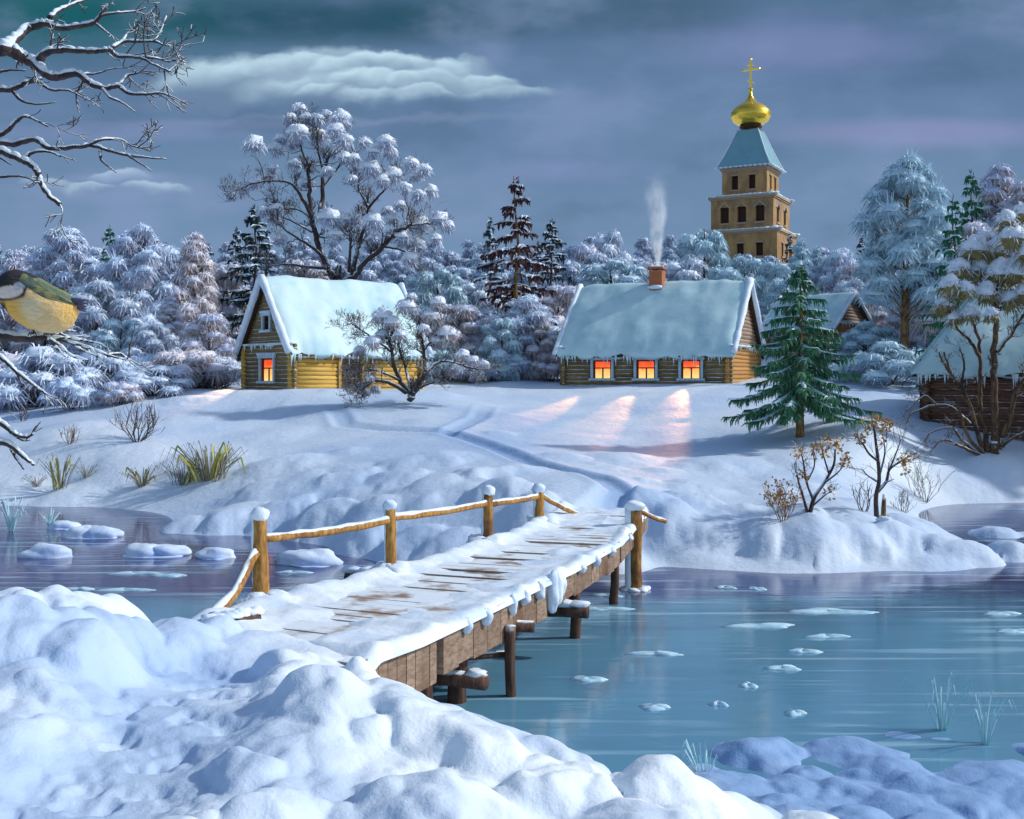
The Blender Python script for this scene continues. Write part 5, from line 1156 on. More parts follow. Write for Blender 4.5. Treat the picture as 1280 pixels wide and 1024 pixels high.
sedge(75, 612, 58, 'sedge clump with two yellow green leaves at the left water edge', 51, 34, 4, spread=.5, wl_=.016)
sedge(262, 602, 66, 'largest sedge clump with tall yellow green leaves on the left bank', 52, 100, 12, spread=.75, bw=.3, wl_=.016)
sedge(228, 606, 46, 'medium sedge clump leaning left beside the largest one', 53, 50, 3, spread=.8, bw=.3, wl_=.016)
sedge(178, 611, 36, 'low sedge clump with one drooping yellow leaf at the water edge', 54, 40, 3, spread=1.2, wl_=.018)
sedge(108, 600, 26, 'tiny dry tuft between the two left sedge clumps', 55, 24, 0, spread=.9)
sedge(46, 612, 24, 'tiny reddish dry tuft at the left shore', 56, 24, 0, spread=.9)
FG = 'frosty grass tufts in the water'
def wat(px, py): d = F*HC/(py-HY); return d
for px, py, hp, lb, sd_, n in [(1177, 912, 100, 'tall frosty teal grass tuft on the ice hummocks, left of the pair', 61, 26), (1232, 930, 92, 'frosty teal grass tuft nearest the right edge', 62, 24), (880, 990, 82, 'pale green frosty grass tuft behind the near snow bank', 63, 24), (932, 1003, 40, 'small frosty grass tuft right of the pale green one', 64, 18),
                           (14, 664, 56, 'frosty blue grass tuft standing in the water at the left edge', 65, 28), (62, 660, 34, 'faint frosty grass tuft beside the small ice lump', 66, 16)]:
    d = wat(px, py); sedge(px, py, hp, lb, sd_, n, 0, 'grass_frost', .42, 'frosty_grass', .009 if d < 20 else .02, 'grass tuft', FG, d=d, bw=.06)
# snow topped ice lumps
def lump(px, py, wpx, hpx, label, seed, group='snow lumps floating in the river'):
    d = wat(px, py); rng = np.random.default_rng(seed); x = (px-640)/F*d; w = wpx/F*d; h = hpx/F*d; mb = MB(); n = max(1, int(w/.55))
    for k in range(n):
        f = (k+.5)/n-.5; mb.blob((f*w*.8+rng.normal(0, .03), rng.normal(0, .12), h*.1), (w/n*.75+.08, w*.22/n**.3+.2, h*rng.uniform(.65, 1.0)*(1-.5*abs(f))), .14, 18, 12, rng=rng, zmin=-.35)
    mb.blob((0, 0, 0), (w*.62, .38+w*.1, .055), .12, 24, 8, rng=rng)
    o = mb.build('floating_snow_lump', M['ice_snow'], None, True); o.location = (x, d, 0); tag(o, label, 'ice lump', group)
for k, a in enumerate([(60, 695, 38, 17, 'rounded snow lump at the left edge of the river'), (195, 694, 66, 17, 'long double humped snow lump in the left river'), (270, 697, 28, 15, 'small round snow lump left of the nearest post'), (390, 706, 48, 24, 'domed snow lump seen between the first two posts'),
                       (115, 671, 58, 14, 'flat snow lump in the dark water of the left river'), (80, 661, 22, 10, 'tiny snow lump beside the faint frosty grass'), (357, 703, 12, 6, 'tiny snow lump left of the domed one')]):
    lump(*a, seed=70+k)
def floe(px, py, wpx, label, seed, group='thin ice floes on the right water'):
    d = wat(px, py); rng = np.random.default_rng(seed); x = (px-640)/F*d; w = wpx/F*d/2; dp = max(.12, w*rng.uniform(.16, .3)); mb = MB(); n = 30; th = np.arange(n)/n*2*math.pi
    o = rng.uniform(0, 6, 4); k = 1+.25*np.sin(2*th+o[0])+.16*np.sin(3*th+o[1])+.1*np.sin(7*th+o[2])+.05*np.sin(13*th+o[3]); V = []
    for s, z in ((1.0, -.02), (.97, .008), (.7, .03), (.35, .04), (0, .035)): V.append(np.stack([np.cos(th)*k*w*s, np.sin(th)*k*dp*s, np.full(n, z)*(1+.5*np.sin(3*th+o[1])*(s < .9))], 1))
    i = np.arange(4)[:, None]*n; j = np.arange(n)[None, :]; kk = (j+1) % n
    mb.add(np.concatenate(V), np.stack([i+j, i+kk, i+n+kk, i+n+j], -1).reshape(-1, 4)); ob = mb.build('ice_floe', M['floe'], None, True); ob.location = (x, d, 0); tag(ob, label, 'ice floe', group)
M['floe'] = m_snow('floe_ice', base=(0.50, 0.72, 0.82), alt=(0.32, 0.56, 0.72), scale=2.0, bs=.3)
for k, a in enumerate([(1035, 765, 120, 'longest thin ice floe on the right water'), (950, 783, 96, 'thin ice floe left of and below the longest one'), (1032, 796, 48, 'small ice floe right under the long pair'), (1003, 815, 40, 'ice floe at the top of the dark vertical reflection'), (978, 836, 52, 'ice floe crossing the dark vertical reflection'), (993, 892, 30, 'small bright ice floe low in the open water'),
                       (935, 858, 26, 'tiny ice floe left of the dark reflection'), (897, 881, 20, 'tiny bright ice chip near the centre of the water'), (818, 885, 44, 'thin ice floe between the bridge and the bright chip'), (905, 735, 26, 'round ice floe close under the far snow bank'), (946, 737, 24, 'small ice floe under the far bank, right of the round one'), (820, 818, 60, 'crescent ice floe right of the bridge pile'),
                       (760, 745, 40, 'ice floe just right of the bridge side beam'), (745, 762, 70, 'thin ice floe below the far end of the bridge'), (735, 850, 50, 'faint ice floe between the near piles and open water'), (1250, 768, 50, 'ice floe at the right edge of the water'), (1268, 790, 50, 'second ice floe at the right edge of the water')]):
    floe(*a, seed=90+k)
for k, a in enumerate([(70, 744, 50, 'thin ice streak in the teal left water'), (100, 737, 34, 'small ice streak left of centre in the teal water'), (155, 738, 60, 'ice streak behind the nearest snow mound'), (165, 717, 55, 'thin ice floe below the long double lump'), (210, 720, 50, 'thin ice sliver right of that floe'), (365, 716, 44, 'thin ice sliver under the handrail')]):
    floe(*a, seed=120+k, group='thin ice floes on the left water')

# ------------------------------------------------------------------ chimney smoke
def smoke():
    b = np.array(smoke_base); m = bpy.data.materials.new('smoke'); m.use_nodes = True; nt = m.node_tree; nt.nodes.clear()
    o = nt.nodes.new('ShaderNodeOutputMaterial'); v = nt.nodes.new('ShaderNodeVolumeScatter'); nt.links.new(v.outputs[0], o.inputs['Volume'])
    v.inputs['Color'].default_value = (.82, .92, 1, 1)
    tc = nt.nodes.new('ShaderNodeTexCoord'); sp = nt.nodes.new('ShaderNodeSeparateXYZ'); nt.links.new(tc.outputs['Object'], sp.inputs[0])
    z = mth(nt, 'DIVIDE', sp.outputs[2], 6.2); r = mth(nt, 'ADD', .22, mth(nt, 'MULTIPLY', mth(nt, 'POWER', mth(nt, 'MAXIMUM', z, 0.0), .9), .95))
    n = noise(nt, 1.6, 4, stretch=(1, 1, .45)); n2 = noise(nt, .8, 2, stretch=(1, 1, .6))
    x = mth(nt, 'ADD', sp.outputs[0], mth(nt, 'MULTIPLY', mth(nt, 'SUBTRACT', n2, .5), mth(nt, 'MULTIPLY', z, 1.6)))
    d = mth(nt, 'DIVIDE', mth(nt, 'SQRT', mth(nt, 'ADD', mth(nt, 'MULTIPLY', x, x), mth(nt, 'MULTIPLY', sp.outputs[1], sp.outputs[1]))), r)
    f = sstep(nt, d, 1.0, .1); k = sstep(nt, n, .38, .66); fade = mth(nt, 'SUBTRACT', 1.0, z, clamp=True); fade = mth(nt, 'POWER', fade, 1.3)
    den = mth(nt, 'MULTIPLY', mth(nt, 'MULTIPLY', f, mth(nt, 'ADD', mth(nt, 'MULTIPLY', k, .9), .1)), mth(nt, 'MULTIPLY', fade, mth(nt, 'DIVIDE', 5.5, r)))
    nt.links.new(den, v.inputs['Density'])
    mb = MB(); zz = np.linspace(0, 6.2, 9); mb.tube(np.stack([0*zz, 0*zz, zz], 1), .35+1.25*(zz/6.2)**.8, 16)
    ob = mb.build('chimney_smoke', m); ob.location = b; tag(ob, 'thin pale smoke plume rising from the brick chimney', 'smoke')
smoke()

# ------------------------------------------------------------------ near tree at the left edge and the titmouse
def near_tree():
    rng = np.random.default_rng(81)
    root = empty('snowy_tree', (-3.4, 2.7, H(-3.4, 2.7)-.05)); B0 = np.array(root.location); tag(root, 'near tree whose snow lined dark boughs reach in from the left edge', 'tree')
    T, S = MB(), MB()
    def limb(r0, r1, pts, d, tw=1.0, frost=False):
        q = catmull([P(a, b, d+c)-B0 for a, b, c in pts], 5*len(pts)); n = len(q); rr = np.linspace(r0, r1, n)*d/F*.95; q[1:-1] += rng.normal(0, .12*rr.mean(), (n-2, 3)); T.tube(q, rr, 8, cap=True)
        # snow lying along the top, in uneven lengths
        k = 0
        while k < n-2:
            m_ = int(rng.integers(3, 8)); e = min(n, k+m_)
            if e-k >= 3 and rng.uniform() < .9:
                t = np.linspace(.15, math.pi-.15, e-k); S.tube(q[k:e]+np.stack([0*t, 0*t-.2*rr[k:e], rr[k:e]*(.35 if frost else .62)], 1), rr[k:e]*(1.05 if frost else .82)*(np.sin(t)**.5)*rng.uniform(.85, 1.1)+.0003, 7, cap=True)
            k = e-1+int(rng.uniform() < .35)
        for k in range(n//3, n):
            if rng.uniform() < .17*tw: twigs(T, q[k], unit(q[k]-q[k-1])+rng.normal(0, .55, 3)*[1, .6, 1], rng.uniform(14, 32)*d/F, max(rr[k]*.38, .0022*d/3), 1 if frost else int(rng.integers(1, 3)), rng, up=.02, rmin=.0012*d/3, sides=4, spread=.5)
        return q
    # trunk
    tk = catmull([(0, 0, -.3), (.05, 0, 1.2), (-.05, .1, 3.0), (.1, .2, 4.6), (0, .3, 6.0), (.1, .3, 8.2)], 26); T.tube(tk, np.linspace(.24, .09, 26), 14)
    def join(px, py, d, r, z): # bough from the trunk to where it enters the view
        a = np.array([np.interp(z-B0[2], tk[:, 2], tk[:, 0]), np.interp(z-B0[2], tk[:, 2], tk[:, 1]), z-B0[2]]); b = P(px, py, d)-B0
        q = catmull([a, a*.5+b*.5+[0, .05, -.06], b], 10); T.tube(q, np.linspace(r*1.8, r, 10)*d/F, 9, cap=False); S.tube(q+[0, 0, r*.62*d/F], r*.7*d/F, 7)
    D = 3.6
    join(-10, 62, D, 9, 5.9); limb(10, 7, [(-10, 62, 0), (10, 62, 0), (30, 72, .05), (48, 80, .05)], D, .2); limb(8, 4, [(8, 60, 0), (18, 48, .05), (35, 35, .1), (52, 30, .1), (62, 28, .1)], D, .3)
    limb(4, 1.4, [(62, 22, .1), (75, 12, .15), (92, 5, .2), (112, -2, .25)], D); limb(5, 2, [(58, 29, .1), (75, 35, .1), (95, 33, .1), (118, 28, .1), (124, 20, .1), (135, 6, .1)], D); limb(2.2, .8, [(118, 28, .1), (128, 36, .1), (136, 42, .1)], D); limb(2.2, .7, [(124, 20, .1), (145, 16, .1), (170, 14, .15), (182, 10, .15)], D)
    limb(5.5, 3.2, [(46, 78, .05), (58, 66, 0), (80, 62, 0), (110, 64, 0), (136, 62, 0)], D, .3); limb(3.2, .9, [(136, 60, 0), (148, 70, 0), (175, 72, -.05), (195, 82, -.05), (215, 90, -.05)], D); limb(2.4, .8, [(175, 71, -.05), (195, 73, -.05), (212, 78, 0)], D, .6)
    limb(3, .9, [(140, 60, 0), (155, 52, .05), (180, 52, .05), (196, 48, .05), (208, 20, .1)], D); limb(2.2, .7, [(152, 54, .05), (160, 42, .1), (172, 32, .1)], D); limb(2, .6, [(190, 50, .05), (205, 56, .05), (216, 58, .05)], D)
    limb(7, 3, [(44, 76, .05), (56, 92, 0), (72, 96, 0), (96, 91, 0), (112, 104, 0), (130, 110, 0), (150, 106, 0)], D, .4); limb(3.2, .9, [(148, 106, 0), (160, 116, 0), (180, 118, 0), (200, 116, 0), (213, 120, 0)], D); limb(2.4, .7, [(150, 106, 0), (158, 95, .05), (170, 92, .05), (178, 88, .05)], D); limb(2.5, .7, [(128, 110, 0), (138, 122, -.05), (152, 128, -.05), (170, 140, -.05)], D); limb(2.2, .6, [(100, 92, 0), (120, 92, .05), (138, 86, .05)], D)
    join(-10, 110, D, 5, 5.6); limb(5, 2.2, [(-10, 110, .1), (12, 112, .1), (32, 104, .1), (52, 98, .1)], D, .3); limb(2.6, .8, [(48, 102, .1), (64, 112, .1), (85, 113, .1), (104, 122, .1)], D); limb(3, .8, [(15, 112, .1), (25, 124, .1), (42, 130, .1), (70, 128, .1)], D); limb(2.6, 1, [(-10, 94, .1), (8, 88, .1), (32, 88, .1)], D, .6)
    join(-10, 172, D, 6, 5.4); limb(4, 1.2, [(-10, 172, 0), (8, 164, 0), (22, 150, 0), (34, 146, 0), (60, 158, 0)], D); limb(5, 2.4, [(-10, 176, 0), (15, 180, 0), (42, 174, 0), (62, 185, 0), (90, 184, 0), (116, 182, 0), (135, 188, 0)], D, .6); limb(2.6, .8, [(135, 188, 0), (160, 194, 0), (185, 197, 0), (208, 199, 0)], D, .8); limb(2.6, .8, [(112, 182, 0), (125, 175, 0), (148, 174, .05), (165, 182, .05), (188, 188, .05)], D); limb(2.4, .6, [(125, 188, 0), (127, 200, 0), (138, 210, 0), (145, 216, 0)], D)
    limb(2.2, .6, [(158, 193, 0), (172, 202, 0), (190, 214, 0)], D, .6)
    join(-10, 186, D, 6, 5.35); limb(5.5, 3, [(-10, 184, -.1), (10, 192, -.1), (30, 200, -.1), (44, 210, -.1), (50, 225, -.1), (58, 240, -.1), (75, 256, -.1)], D, .3); limb(3, 1, [(28, 200, -.1), (42, 190, -.1), (62, 190, -.1), (76, 196, -.1)], D, .8); limb(2.6, .8, [(-10, 222, -.1), (25, 220, -.1), (45, 228, -.1)], D, .5)
    limb(2.4, .8, [(-10, 190, 0), (5, 200, 0), (14, 206, 0)], D, .3)
    # low boughs
    D = 2.4
    join(-12, 445, D, 5, 4.85); limb(4, 1.2, [(-12, 438, 0), (8, 452, 0), (25, 468, 0), (48, 485, 0), (58, 492, 0)], D, .5); limb(2.4, .8, [(18, 460, 0), (25, 474, 0), (34, 486, 0)], D, .4)
    join(-12, 520, D, 7, 4.7); limb(5, 1.4, [(-12, 520, 0), (4, 530, 0), (20, 543, 0), (34, 546, 0), (42, 542, 0)], D, .2); limb(2.6, .8, [(16, 541, 0), (28, 550, 0), (38, 550, 0)], D, .2)
    join(-12, 553, D, 7, 4.6); limb(5.5, 2, [(-12, 556, 0), (6, 553, 0), (20, 562, 0), (34, 574, 0), (43, 581, 0)], D, .2); limb(3, .9, [(14, 560, 0), (20, 572, 0), (30, 587, 0)], D, .2)
    # the perch with a fan of frosted twigs
    D = 1.42
    join(-12, 418, D, 9, 4.9); limb(8, 5, [(-12, 417, 0), (15, 421, 0), (40, 422, 0), (62, 420, 0)], D, 0)
    for pts in ([(58, 420, 0), (75, 413, 0), (95, 414, .01)], [(60, 421, 0), (85, 423, 0), (108, 426, 0), (128, 430, 0)], [(60, 421, 0), (90, 428, 0), (115, 436, -.01), (135, 444, -.01), (150, 448, -.01), (163, 451, -.01)], [(115, 436, -.01), (125, 450, -.01), (132, 461, -.01)], [(60, 422, 0), (75, 432, -.01), (90, 445, -.02), (110, 450, -.02)], [(62, 423, 0), (72, 436, .01), (82, 446, .01)],
                [(134, 444, -.01), (150, 442, 0), (160, 449, 0)], [(84, 424, 0), (100, 436, .01), (118, 444, .01)], [(60, 421, 0), (72, 416, .01), (84, 420, .02), (112, 421, .02)]): limb(3.0, .9, pts, D, .35, frost=True)
    T.build('trunk', M['bark_near'], root, True); S.build('snow', M['snow'], root, True)
near_tree()

def bird():
    D = 1.40; px2 = D/F*.93; C = P(50, 380, D)
    root = empty('great_titmouse', C); root.name = 'titmouse'; tag(root, 'plump yellow breasted titmouse with black cap and white cheek perched at the left edge', 'bird')
    # profile in pixels relative to (50,378): x to the right (towards the tail), z up. stations along the spine
    # centre x, centre z, half height, half width
    st = [(-63, 15, 1.5, 1.5), (-60, 16, 9, 9), (-53, 18, 18, 16), (-44, 17, 26, 22), (-32, 12, 34, 27), (-20, 6.5, 37, 29), (-10, 2, 37.5, 31), (0, -1.5, 36, 32), (12, -6, 33.5, 32), (24, -9, 30, 30), (34, -9.5, 26, 26), (42, -9, 19, 20), (48, -7, 11, 12), (51, -5, 3, 3)]
    st = np.array(st, float); n = 110; t = np.linspace(0, len(st)-1, n); sm = np.stack([catmull(st[:, [k, k, k]], n)[:, 0] for k in range(4)], 1)
    seg = 110; th = np.arange(seg)/seg*2*math.pi; V = []
    for cx, cz, hh, hw in sm:
        V.append(np.stack([np.full(seg, cx), np.cos(th)*max(hw, .8), cz+np.sin(th)*max(hh, .8)], 1))
    V = np.concatenate(V); Q = []
    i = np.arange(n-1)[:, None]*seg; j = np.arange(seg)[None, :]; k = (j+1) % seg; Q = np.stack([i+j, i+k, i+seg+k, i+seg+j], -1).reshape(-1, 4)
    rng = np.random.default_rng(5)
    mb = MB(); mb.add(V*px2, Q)
    m, nt, b = newmat('feathers'); at = nt.nodes.new('ShaderNodeAttribute'); at.attribute_name = 'plumage'
    f = noise(nt, 260, 4, stretch=(.35, 1, 1)); c = mixc(nt, mth(nt, 'MULTIPLY', f, .55), at.outputs['Color'], (0.30, 0.22, 0.06), 'MIX'); c = mixc(nt, .75, c, at.outputs['Color'])
    nt.links.new(c, b.inputs['Base Color']); bump(nt, b, f, .9, .004); b.inputs['Roughness'].default_value = .8
    o = mb.build('body', m, root, True)
    x, z = V[:, 0], V[:, 2]; yy = np.abs(V[:, 1])
    col = np.tile(np.array([0.80, 0.58, 0.29]), (len(V), 1))
    def blend(msk, c_): 
        msk = np.clip(msk, 0, 1)[:, None]; col[:] = col*(1-msk)+np.array(c_)*msk
    sst = lambda v, a, b_: np.clip((v-a)/(b_-a), 0, 1)**2*(3-2*np.clip((v-a)/(b_-a), 0, 1))
    blend(sst(-((x-2)**2+(z+8)**2), -400, -20)*.7, (0.86, 0.74, 0.50)); blend(sst(-x-z*.4, 5, 32)*.9, (0.80, 0.44, 0.07)); blend(sst(x, 25, 46)*.7, (0.75, 0.45, 0.10)); blend(sst(-z, 10, 40)*.35, (0.62, 0.48, 0.26))
    back = 20-x*.55; blend(sst(z-(back+6), -5, 4)*sst(x, -26, -18), (0.10, 0.17, 0.12)); blend(sst(z-(back+15), -3, 3)*sst(x, -24, -16), (0.50, 0.42, 0.08))
    ck = ((x+31)/21)**2+((z-14-(x+31)*.05)/8.5)**2; inhead = sst(-x+z*.25, 8, 12)
    blend(inhead*sst(z, 4, 10), (0.012, 0.02, 0.04)); blend(sst(-ck, -1.9, -1.6)*sst(-x, 6, 9), (0.012, 0.018, 0.03)); blend(sst(-x, 34, 40)*sst(-z, -8, 4), (0.015, 0.02, 0.03))
    blend(sst(-ck, -1.12, -.85), (0.86, 0.74, 0.68)); blend(sst(-(((x+16)/9)**2+((z-22)/6)**2), -1.1, -.6)*.7, (0.50, 0.58, 0.68)); blend(sst(-(((x+6)/8)**2+((z-29)/5)**2), -1.1, -.6)*.8, (0.55, 0.45, 0.12))
    a = o.data.color_attributes.new('plumage', 'FLOAT_COLOR', 'POINT'); a.data.foreach_set('color', np.concatenate([col, np.ones((len(V), 1))], 1).astype(np.float32).ravel())
    # folded wings and tail
    for sg in (-1, 1):
        w_ = MB(); nu, nv = 30, 12; G = []
        for i_ in range(nu):
            f0 = i_/(nu-1); xx = -20+74*f0; cz = np.interp(xx, sm[:, 0], sm[:, 1]); hh = np.interp(xx, sm[:, 0], sm[:, 2]); hw_ = np.interp(xx, sm[:, 0], sm[:, 3])
            hi_, lo_ = R(74-40*f0), R(38-18*math.sin(min(1, f0*1.5)*math.pi*.5)+8*f0)
            if f0 > .8: hh, hw_ = max(hh, 14-40*(f0-.8)), max(hw_, 14-40*(f0-.8))
            for j_ in range(nv):
                g0 = j_/(nv-1); a_ = hi_*(1-g0)+lo_*g0; o_ = 2.4*math.sin(math.pi*g0)**.5*min(1, f0*8)*(1-.5*f0)-.4+.5*math.sin(g0*22)*f0
                G.append((xx+1.0*math.sin(g0*14), sg*(hw_+o_)*math.cos(a_), cz+(hh+o_)*math.sin(a_)))
        i = np.arange(nu-1)[:, None]*nv; j = np.arange(nv-1)[None, :]
        w_.add(np.array(G)*px2, np.stack([i+j, i+nv+j, i+nv+j+1, i+j+1], -1).reshape(-1, 4)); w_.build('wing', M['wing'], root, True)
    tl = MB()
    for q, (ey, ez, tz) in enumerate(((-8, 4, 4), (-5, 0, 2), (-2, -4, 0), (2, -7, -2), (6, -10, -4))):
        tl.tube(np.array([(32, ey*.4, 3+tz*.6), (52, ey*.8, (ez+tz)*.5+1), (68-q*2, ey, ez)])*px2, np.array([2.6, 3.2, .8])*px2, 7)
    tl.build('tail', M['tail'], root)
    bk = MB(); bk.tube(np.array([(-60, 0, 16), (-68, 0, 15), (-76, 0, 13)])*px2, np.array([3.6, 2.4, .3])*px2, 8); bk.build('beak', M['beak'], root, True)
    for sg in (-1, 1):
        e = MB(); e.blob(np.array([-43, sg*19.5, 29])*px2, np.array([2.8, 1.6, 2.8])*px2, 0, 12, 8); e.build('eye', M['beak'], root, True)
    for sx in (-6, 8):
        lg = MB(); sy = -8 if sx < 0 else 7
        lg.tube(np.array([(sx, sy, -30), (sx+1, sy, -38), (sx, sy, -41)])*px2, np.array([1.6, 1.3, 1.4])*px2, 6)
        for tx, ty in ((-6, -3), (-7, 1), (-5, 4), (5, 0)): lg.tube(np.array([(sx, sy, -40), (sx+tx*.6, sy+ty*.6, -39), (sx+tx, sy+ty, -43)])*px2, np.array([1.2, 1.1, .5])*px2, 5)
        lg.build('foot', M['beak'], root, True)
M['wing'] = m_wood('wing_feathers', (0.04, 0.09, 0.08), (0.16, 0.24, 0.20), c3=(0.30, 0.28, 0.10), stretch=(.25, 1, 1.6), scale=160, bs=.6, island=False)
M['tail'] = m_plain('tail_feathers', (0.10, 0.10, 0.18), .7, var=.6, scale=150)
M['beak'] = m_plain('beak_horn', (0.015, 0.015, 0.02), .25)
bird()

# ------------------------------------------------------------------ world, sun, camera
def build_world():
    w = bpy.data.worlds.new('World'); SC.world = w; w.use_nodes = True; nt = w.node_tree; nt.nodes.clear()
    out = nt.nodes.new('ShaderNodeOutputWorld')
    sky = nt.nodes.new('ShaderNodeTexSky'); sky.sky_type = 'NISHITA'; sky.sun_disc = False
    sky.sun_elevation = SUN_EL; sky.sun_rotation = SUN_ROT; sky.air_density = 1.0; sky.ozone_density = 1.2
    tc = nt.nodes.new('ShaderNodeTexCoord'); sp = nt.nodes.new('ShaderNodeSeparateXYZ'); nt.links.new(tc.outputs['Generated'], sp.inputs[0])
    yc = mth(nt, 'MAXIMUM', sp.outputs[1], 0.08)
    u = mth(nt, 'DIVIDE', sp.outputs[0], yc); v = mth(nt, 'DIVIDE', sp.outputs[2], yc)
    cb = nt.nodes.new('ShaderNodeCombineXYZ'); nt.links.new(u, cb.inputs[0]); nt.links.new(v, cb.inputs[1])
    def nz(sc, det, st=(1, 1, 1), loc=(0, 0, 0)):
        mp = nt.nodes.new('ShaderNodeMapping'); mp.inputs[1].default_value = loc; mp.inputs[3].default_value = st; nt.links.new(cb.outputs[0], mp.inputs[0])
        n = nt.nodes.new('ShaderNodeTexNoise'); n.inputs['Scale'].default_value = sc; n.inputs['Detail'].default_value = det; nt.links.new(mp.outputs[0], n.inputs[0]); return n
    big = nz(3.2, 4, (1, 2.6, 1)).outputs['Fac']; fine = nz(14, 5, (1, 2.2, 1), (3, 1, 0)).outputs['Fac']
    # broad gradient: teal above left, slate in the middle, paler and bluer low down
    rmp = nt.nodes.new('ShaderNodeValToRGB')
    hgt = mth(nt, 'ADD', v, mth(nt, 'MULTIPLY', mth(nt, 'SUBTRACT', big, 0.5), 0.16))
    sc_ = mth(nt, 'MULTIPLY', hgt, 2.5, clamp=True); nt.links.new(sc_, rmp.inputs[0])
    cr = rmp.color_ramp
    def lin(r, g, b): return tuple(((c/255)/12.92 if c/255 < .04045 else ((c/255+.055)/1.055)**2.4) for c in (r, g, b))+(1,)
    cr.elements[0].position = 0.0; cr.elements[0].color = lin(122, 150, 182)
    cr.elements[1].position = 1.0; cr.elements[1].color = lin(62, 96, 118)
    for pos, c in ((.25, (110, 138, 170)), (.45, (100, 128, 160)), (.62, (94, 122, 156)), (.78, (84, 112, 144))):
        e = cr.elements.new(pos); e.color = lin(*c)
    base = rmp.outputs[0]
    # dark teal patch upper left, violet veil right
    def ell(cu, cv, ru, rv, lo=1.0, hi=0.0, src=(u, v), warp=None, amt=0.0):
        a = mth(nt, 'DIVIDE', mth(nt, 'SUBTRACT', src[0], cu), ru); b = mth(nt, 'DIVIDE', mth(nt, 'SUBTRACT', src[1], cv), rv)
        d = mth(nt, 'SQRT', mth(nt, 'ADD', mth(nt, 'MULTIPLY', a, a), mth(nt, 'MULTIPLY', b, b)))
        if warp is not None: d = mth(nt, 'ADD', d, mth(nt, 'MULTIPLY', mth(nt, 'SUBTRACT', warp, 0.5), amt))
        return sstep(nt, d, lo, hi), b, a
    def uv(px, py): return (px-640)/F, (HY-py)/F
    for px, py, rx, ry, c, k in ((90, 20, 420, 90, (20, 88, 96), .95), (420, 25, 480, 45, (28, 72, 88), .85), (820, 10, 160, 60, (60, 84, 108), .5), (1160, 165, 260, 24, (136, 140, 182), .6), (1050, 60, 260, 60, (100, 116, 160), .5),
                                 (650, 190, 240, 34, (104, 124, 162), .3), (160, 165, 260, 16, (124, 138, 178), .5), (130, 235, 160, 26, (128, 146, 184), .55), (300, 155, 260, 8, (120, 136, 172), .6), (1000, 60, 260, 40, (122, 136, 176), .4), (700, 215, 160, 22, (116, 128, 172), .4)):
        cu, cv = uv(px, py); f, _, _ = ell(cu, cv, rx/F, ry/F, 1.0, 0.15, warp=big, amt=1.1)
        base = mixc(nt, mth(nt, 'MULTIPLY', f, k), base, lin(*c))
    soft = nz(5.5, 6, (1, 1.9, 1), (11, 4, 0)).outputs['Fac']
    base = mixc(nt, mth(nt, 'MULTIPLY', sstep(nt, soft, .50, .68), .45), base, lin(130, 148, 186))
    base = mixc(nt, mth(nt, 'MULTIPLY', sstep(nt, soft, .48, .34), .35), base, lin(66, 92, 122))
    # heaped cloud bank
    wu = mth(nt, 'ADD', u, mth(nt, 'MULTIPLY', mth(nt, 'SUBTRACT', fine, 0.5), 0.030)); wv = mth(nt, 'ADD', v, mth(nt, 'MULTIPLY', mth(nt, 'SUBTRACT', nz(17, 4, (1, 1.6, 1), (7, 2, 0)).outputs['Fac'], 0.5), 0.034))
    col = base
    for px, py, rx, ry, k in ((300, 112, 130, 48, .55), (420, 96, 120, 42, .45), (540, 104, 110, 36, .45), (270, 100, 80, 26, .45), (380, 96, 60, 30, .7), (345, 92, 50, 22, .5), (560, 120, 120, 26, .5), (440, 118, 170, 30, .6), (600, 110, 60, 22, .55), (640, 120, 70, 16, .4), (560, 96, 44, 26, .8), (300, 96, 44, 22, .5), (345, 84, 40, 18, .5), (390, 80, 30, 16, .8), (610, 106, 40, 18, .6),
                              (420, 94, 40, 26, .8), (456, 84, 32, 24, .85), (520, 84, 36, 24, .9), (488, 80, 36, 22, .9), (545, 104, 46, 22, .7), (440, 106, 40, 20, .8), (475, 104, 34, 20, .8), (508, 106, 32, 18, .8), (460, 122, 50, 14, .6), (530, 120, 44, 14, .6), (400, 116, 36, 14, .6), (150, 226, 46, 16, .55), (195, 240, 50, 14, .5), (110, 240, 40, 12, .45), (60, 236, 40, 12, .4)):
        cu, cv = uv(px, py); f, b, a = ell(cu, cv, rx/F, ry/F, 1.0, 0.72, src=(wu, wv))
        sh = mth(nt, 'ADD', mth(nt, 'MULTIPLY', mth(nt, 'SUBTRACT', b, mth(nt, 'MULTIPLY', a, .15)), 0.85), 0.38, clamp=True)
        cc = mixc(nt, sh, lin(88, 114, 148), lin(190, 218, 232))
        low = sstep(nt, mth(nt, 'ADD', b, mth(nt, 'MULTIPLY', mth(nt, 'SUBTRACT', big, .5), 1.5)), -1.0, 0.5)
        col = mixc(nt, mth(nt, 'MULTIPLY', mth(nt, 'MULTIPLY', f, low), k), col, cc)
    for px, py, rx, ry, c, k in ((480, 148, 330, 9, (118, 138, 168), .5), (240, 130, 120, 12, (110, 132, 165), .5), (150, 222, 80, 12, (140, 158, 196), .5), (760, 120, 60, 26, (110, 128, 165), .3)):
        cu, cv = uv(px, py); f, _, _ = ell(cu, cv, rx/F, ry/F, 1.0, 0.1, src=(wu, wv), warp=fine, amt=.8)
        col = mixc(nt, mth(nt, 'MULTIPLY', f, k), col, lin(*c))
    col = mixc(nt, mth(nt, 'MULTIPLY', sstep(nt, fine, .45, .75), .16), col, lin(126, 146, 186))
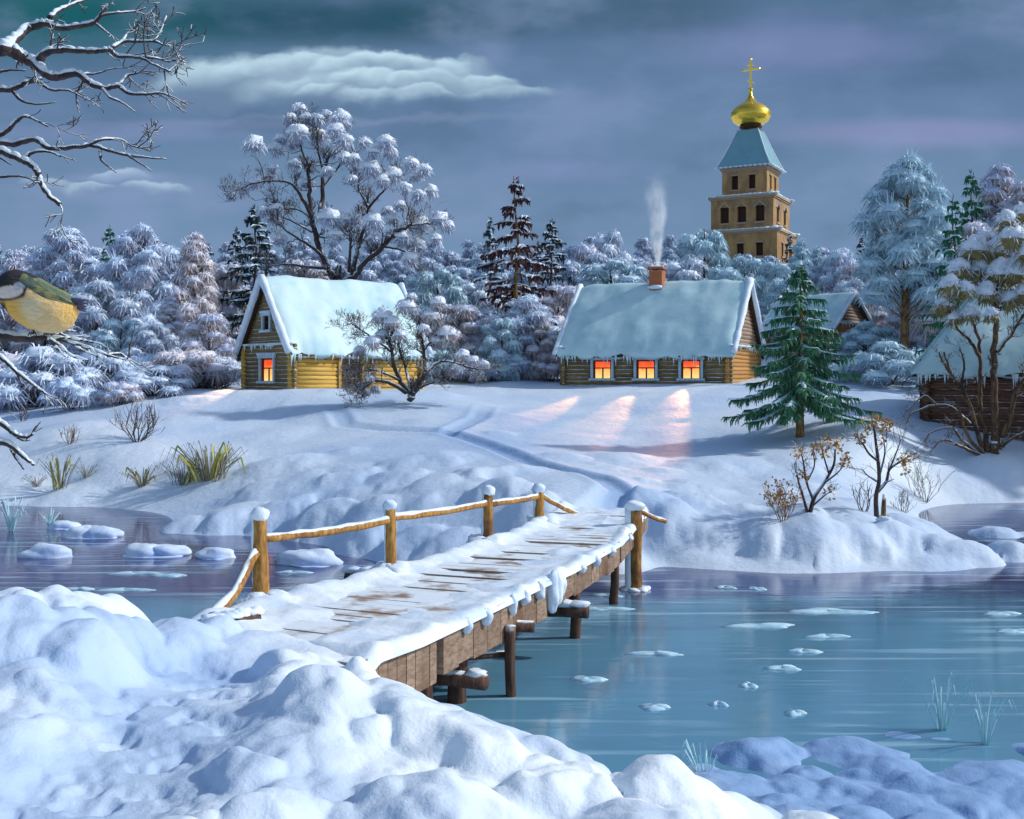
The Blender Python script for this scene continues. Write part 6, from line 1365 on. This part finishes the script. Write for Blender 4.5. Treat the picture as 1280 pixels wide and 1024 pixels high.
    bc = nt.nodes.new('ShaderNodeBackground'); nt.links.new(col, bc.inputs[0]); bc.inputs[1].default_value = 1.14
    bn = nt.nodes.new('ShaderNodeBackground'); nt.links.new(sky.outputs[0], bn.inputs[0]); bn.inputs[1].default_value = SKY_STR
    # cloud layer covers the low sky; the clear Nishita dome shows high overhead and behind
    el = sp.outputs[2]
    f1 = sstep(nt, el, 0.34, 0.62); f2 = sstep(nt, sp.outputs[1], 0.25, -0.15)
    mx = nt.nodes.new('ShaderNodeMixShader'); nt.links.new(mth(nt, 'MAXIMUM', f1, f2), mx.inputs[0])
    nt.links.new(bc.outputs[0], mx.inputs[1]); nt.links.new(bn.outputs[0], mx.inputs[2]); nt.links.new(mx.outputs[0], out.inputs[0])
SUN_DIR = np.array([0.93, 0.10, 0.0]); SUN_EL = R(34); SKY_STR = 0.15
az = math.atan2(SUN_DIR[0], SUN_DIR[1]); SUN_ROT = az
build_world()
l = bpy.data.lights.new('sun', 'SUN'); l.energy = 3.2; l.angle = R(2.5); l.color = (1.0, 0.95, 0.89)
so = bpy.data.objects.new('sun', l); COL.objects.link(so)
sd = Vector((math.sin(az)*math.cos(SUN_EL), math.cos(az)*math.cos(SUN_EL), math.sin(SUN_EL)))
so.rotation_euler = sd.to_track_quat('Z', 'Y').to_euler(); so.location = (30, 0, 60)

cam = bpy.data.cameras.new('camera'); co = bpy.data.objects.new('camera', cam); COL.objects.link(co)
co.location = (0, 0, HC); co.rotation_euler = (R(90), 0, 0)
cam.sensor_fit = 'HORIZONTAL'; cam.sensor_width = 36; cam.lens = 36*F/1280.0; cam.shift_y = -(512-HY)/1280.0
cam.clip_start = 0.05; cam.clip_end = 5000
SC.camera = co
SC.view_settings.view_transform = 'Standard'; SC.view_settings.look = 'None'; SC.view_settings.exposure = 0; SC.view_settings.gamma = 1
SC.render.resolution_x = 1024; SC.render.resolution_y = 819
SC.cycles.use_denoising = True
SC.cycles.max_bounces = 6; SC.cycles.diffuse_bounces = 3; SC.cycles.glossy_bounces = 3; SC.cycles.transparent_max_bounces = 8; SC.cycles.volume_bounces = 3
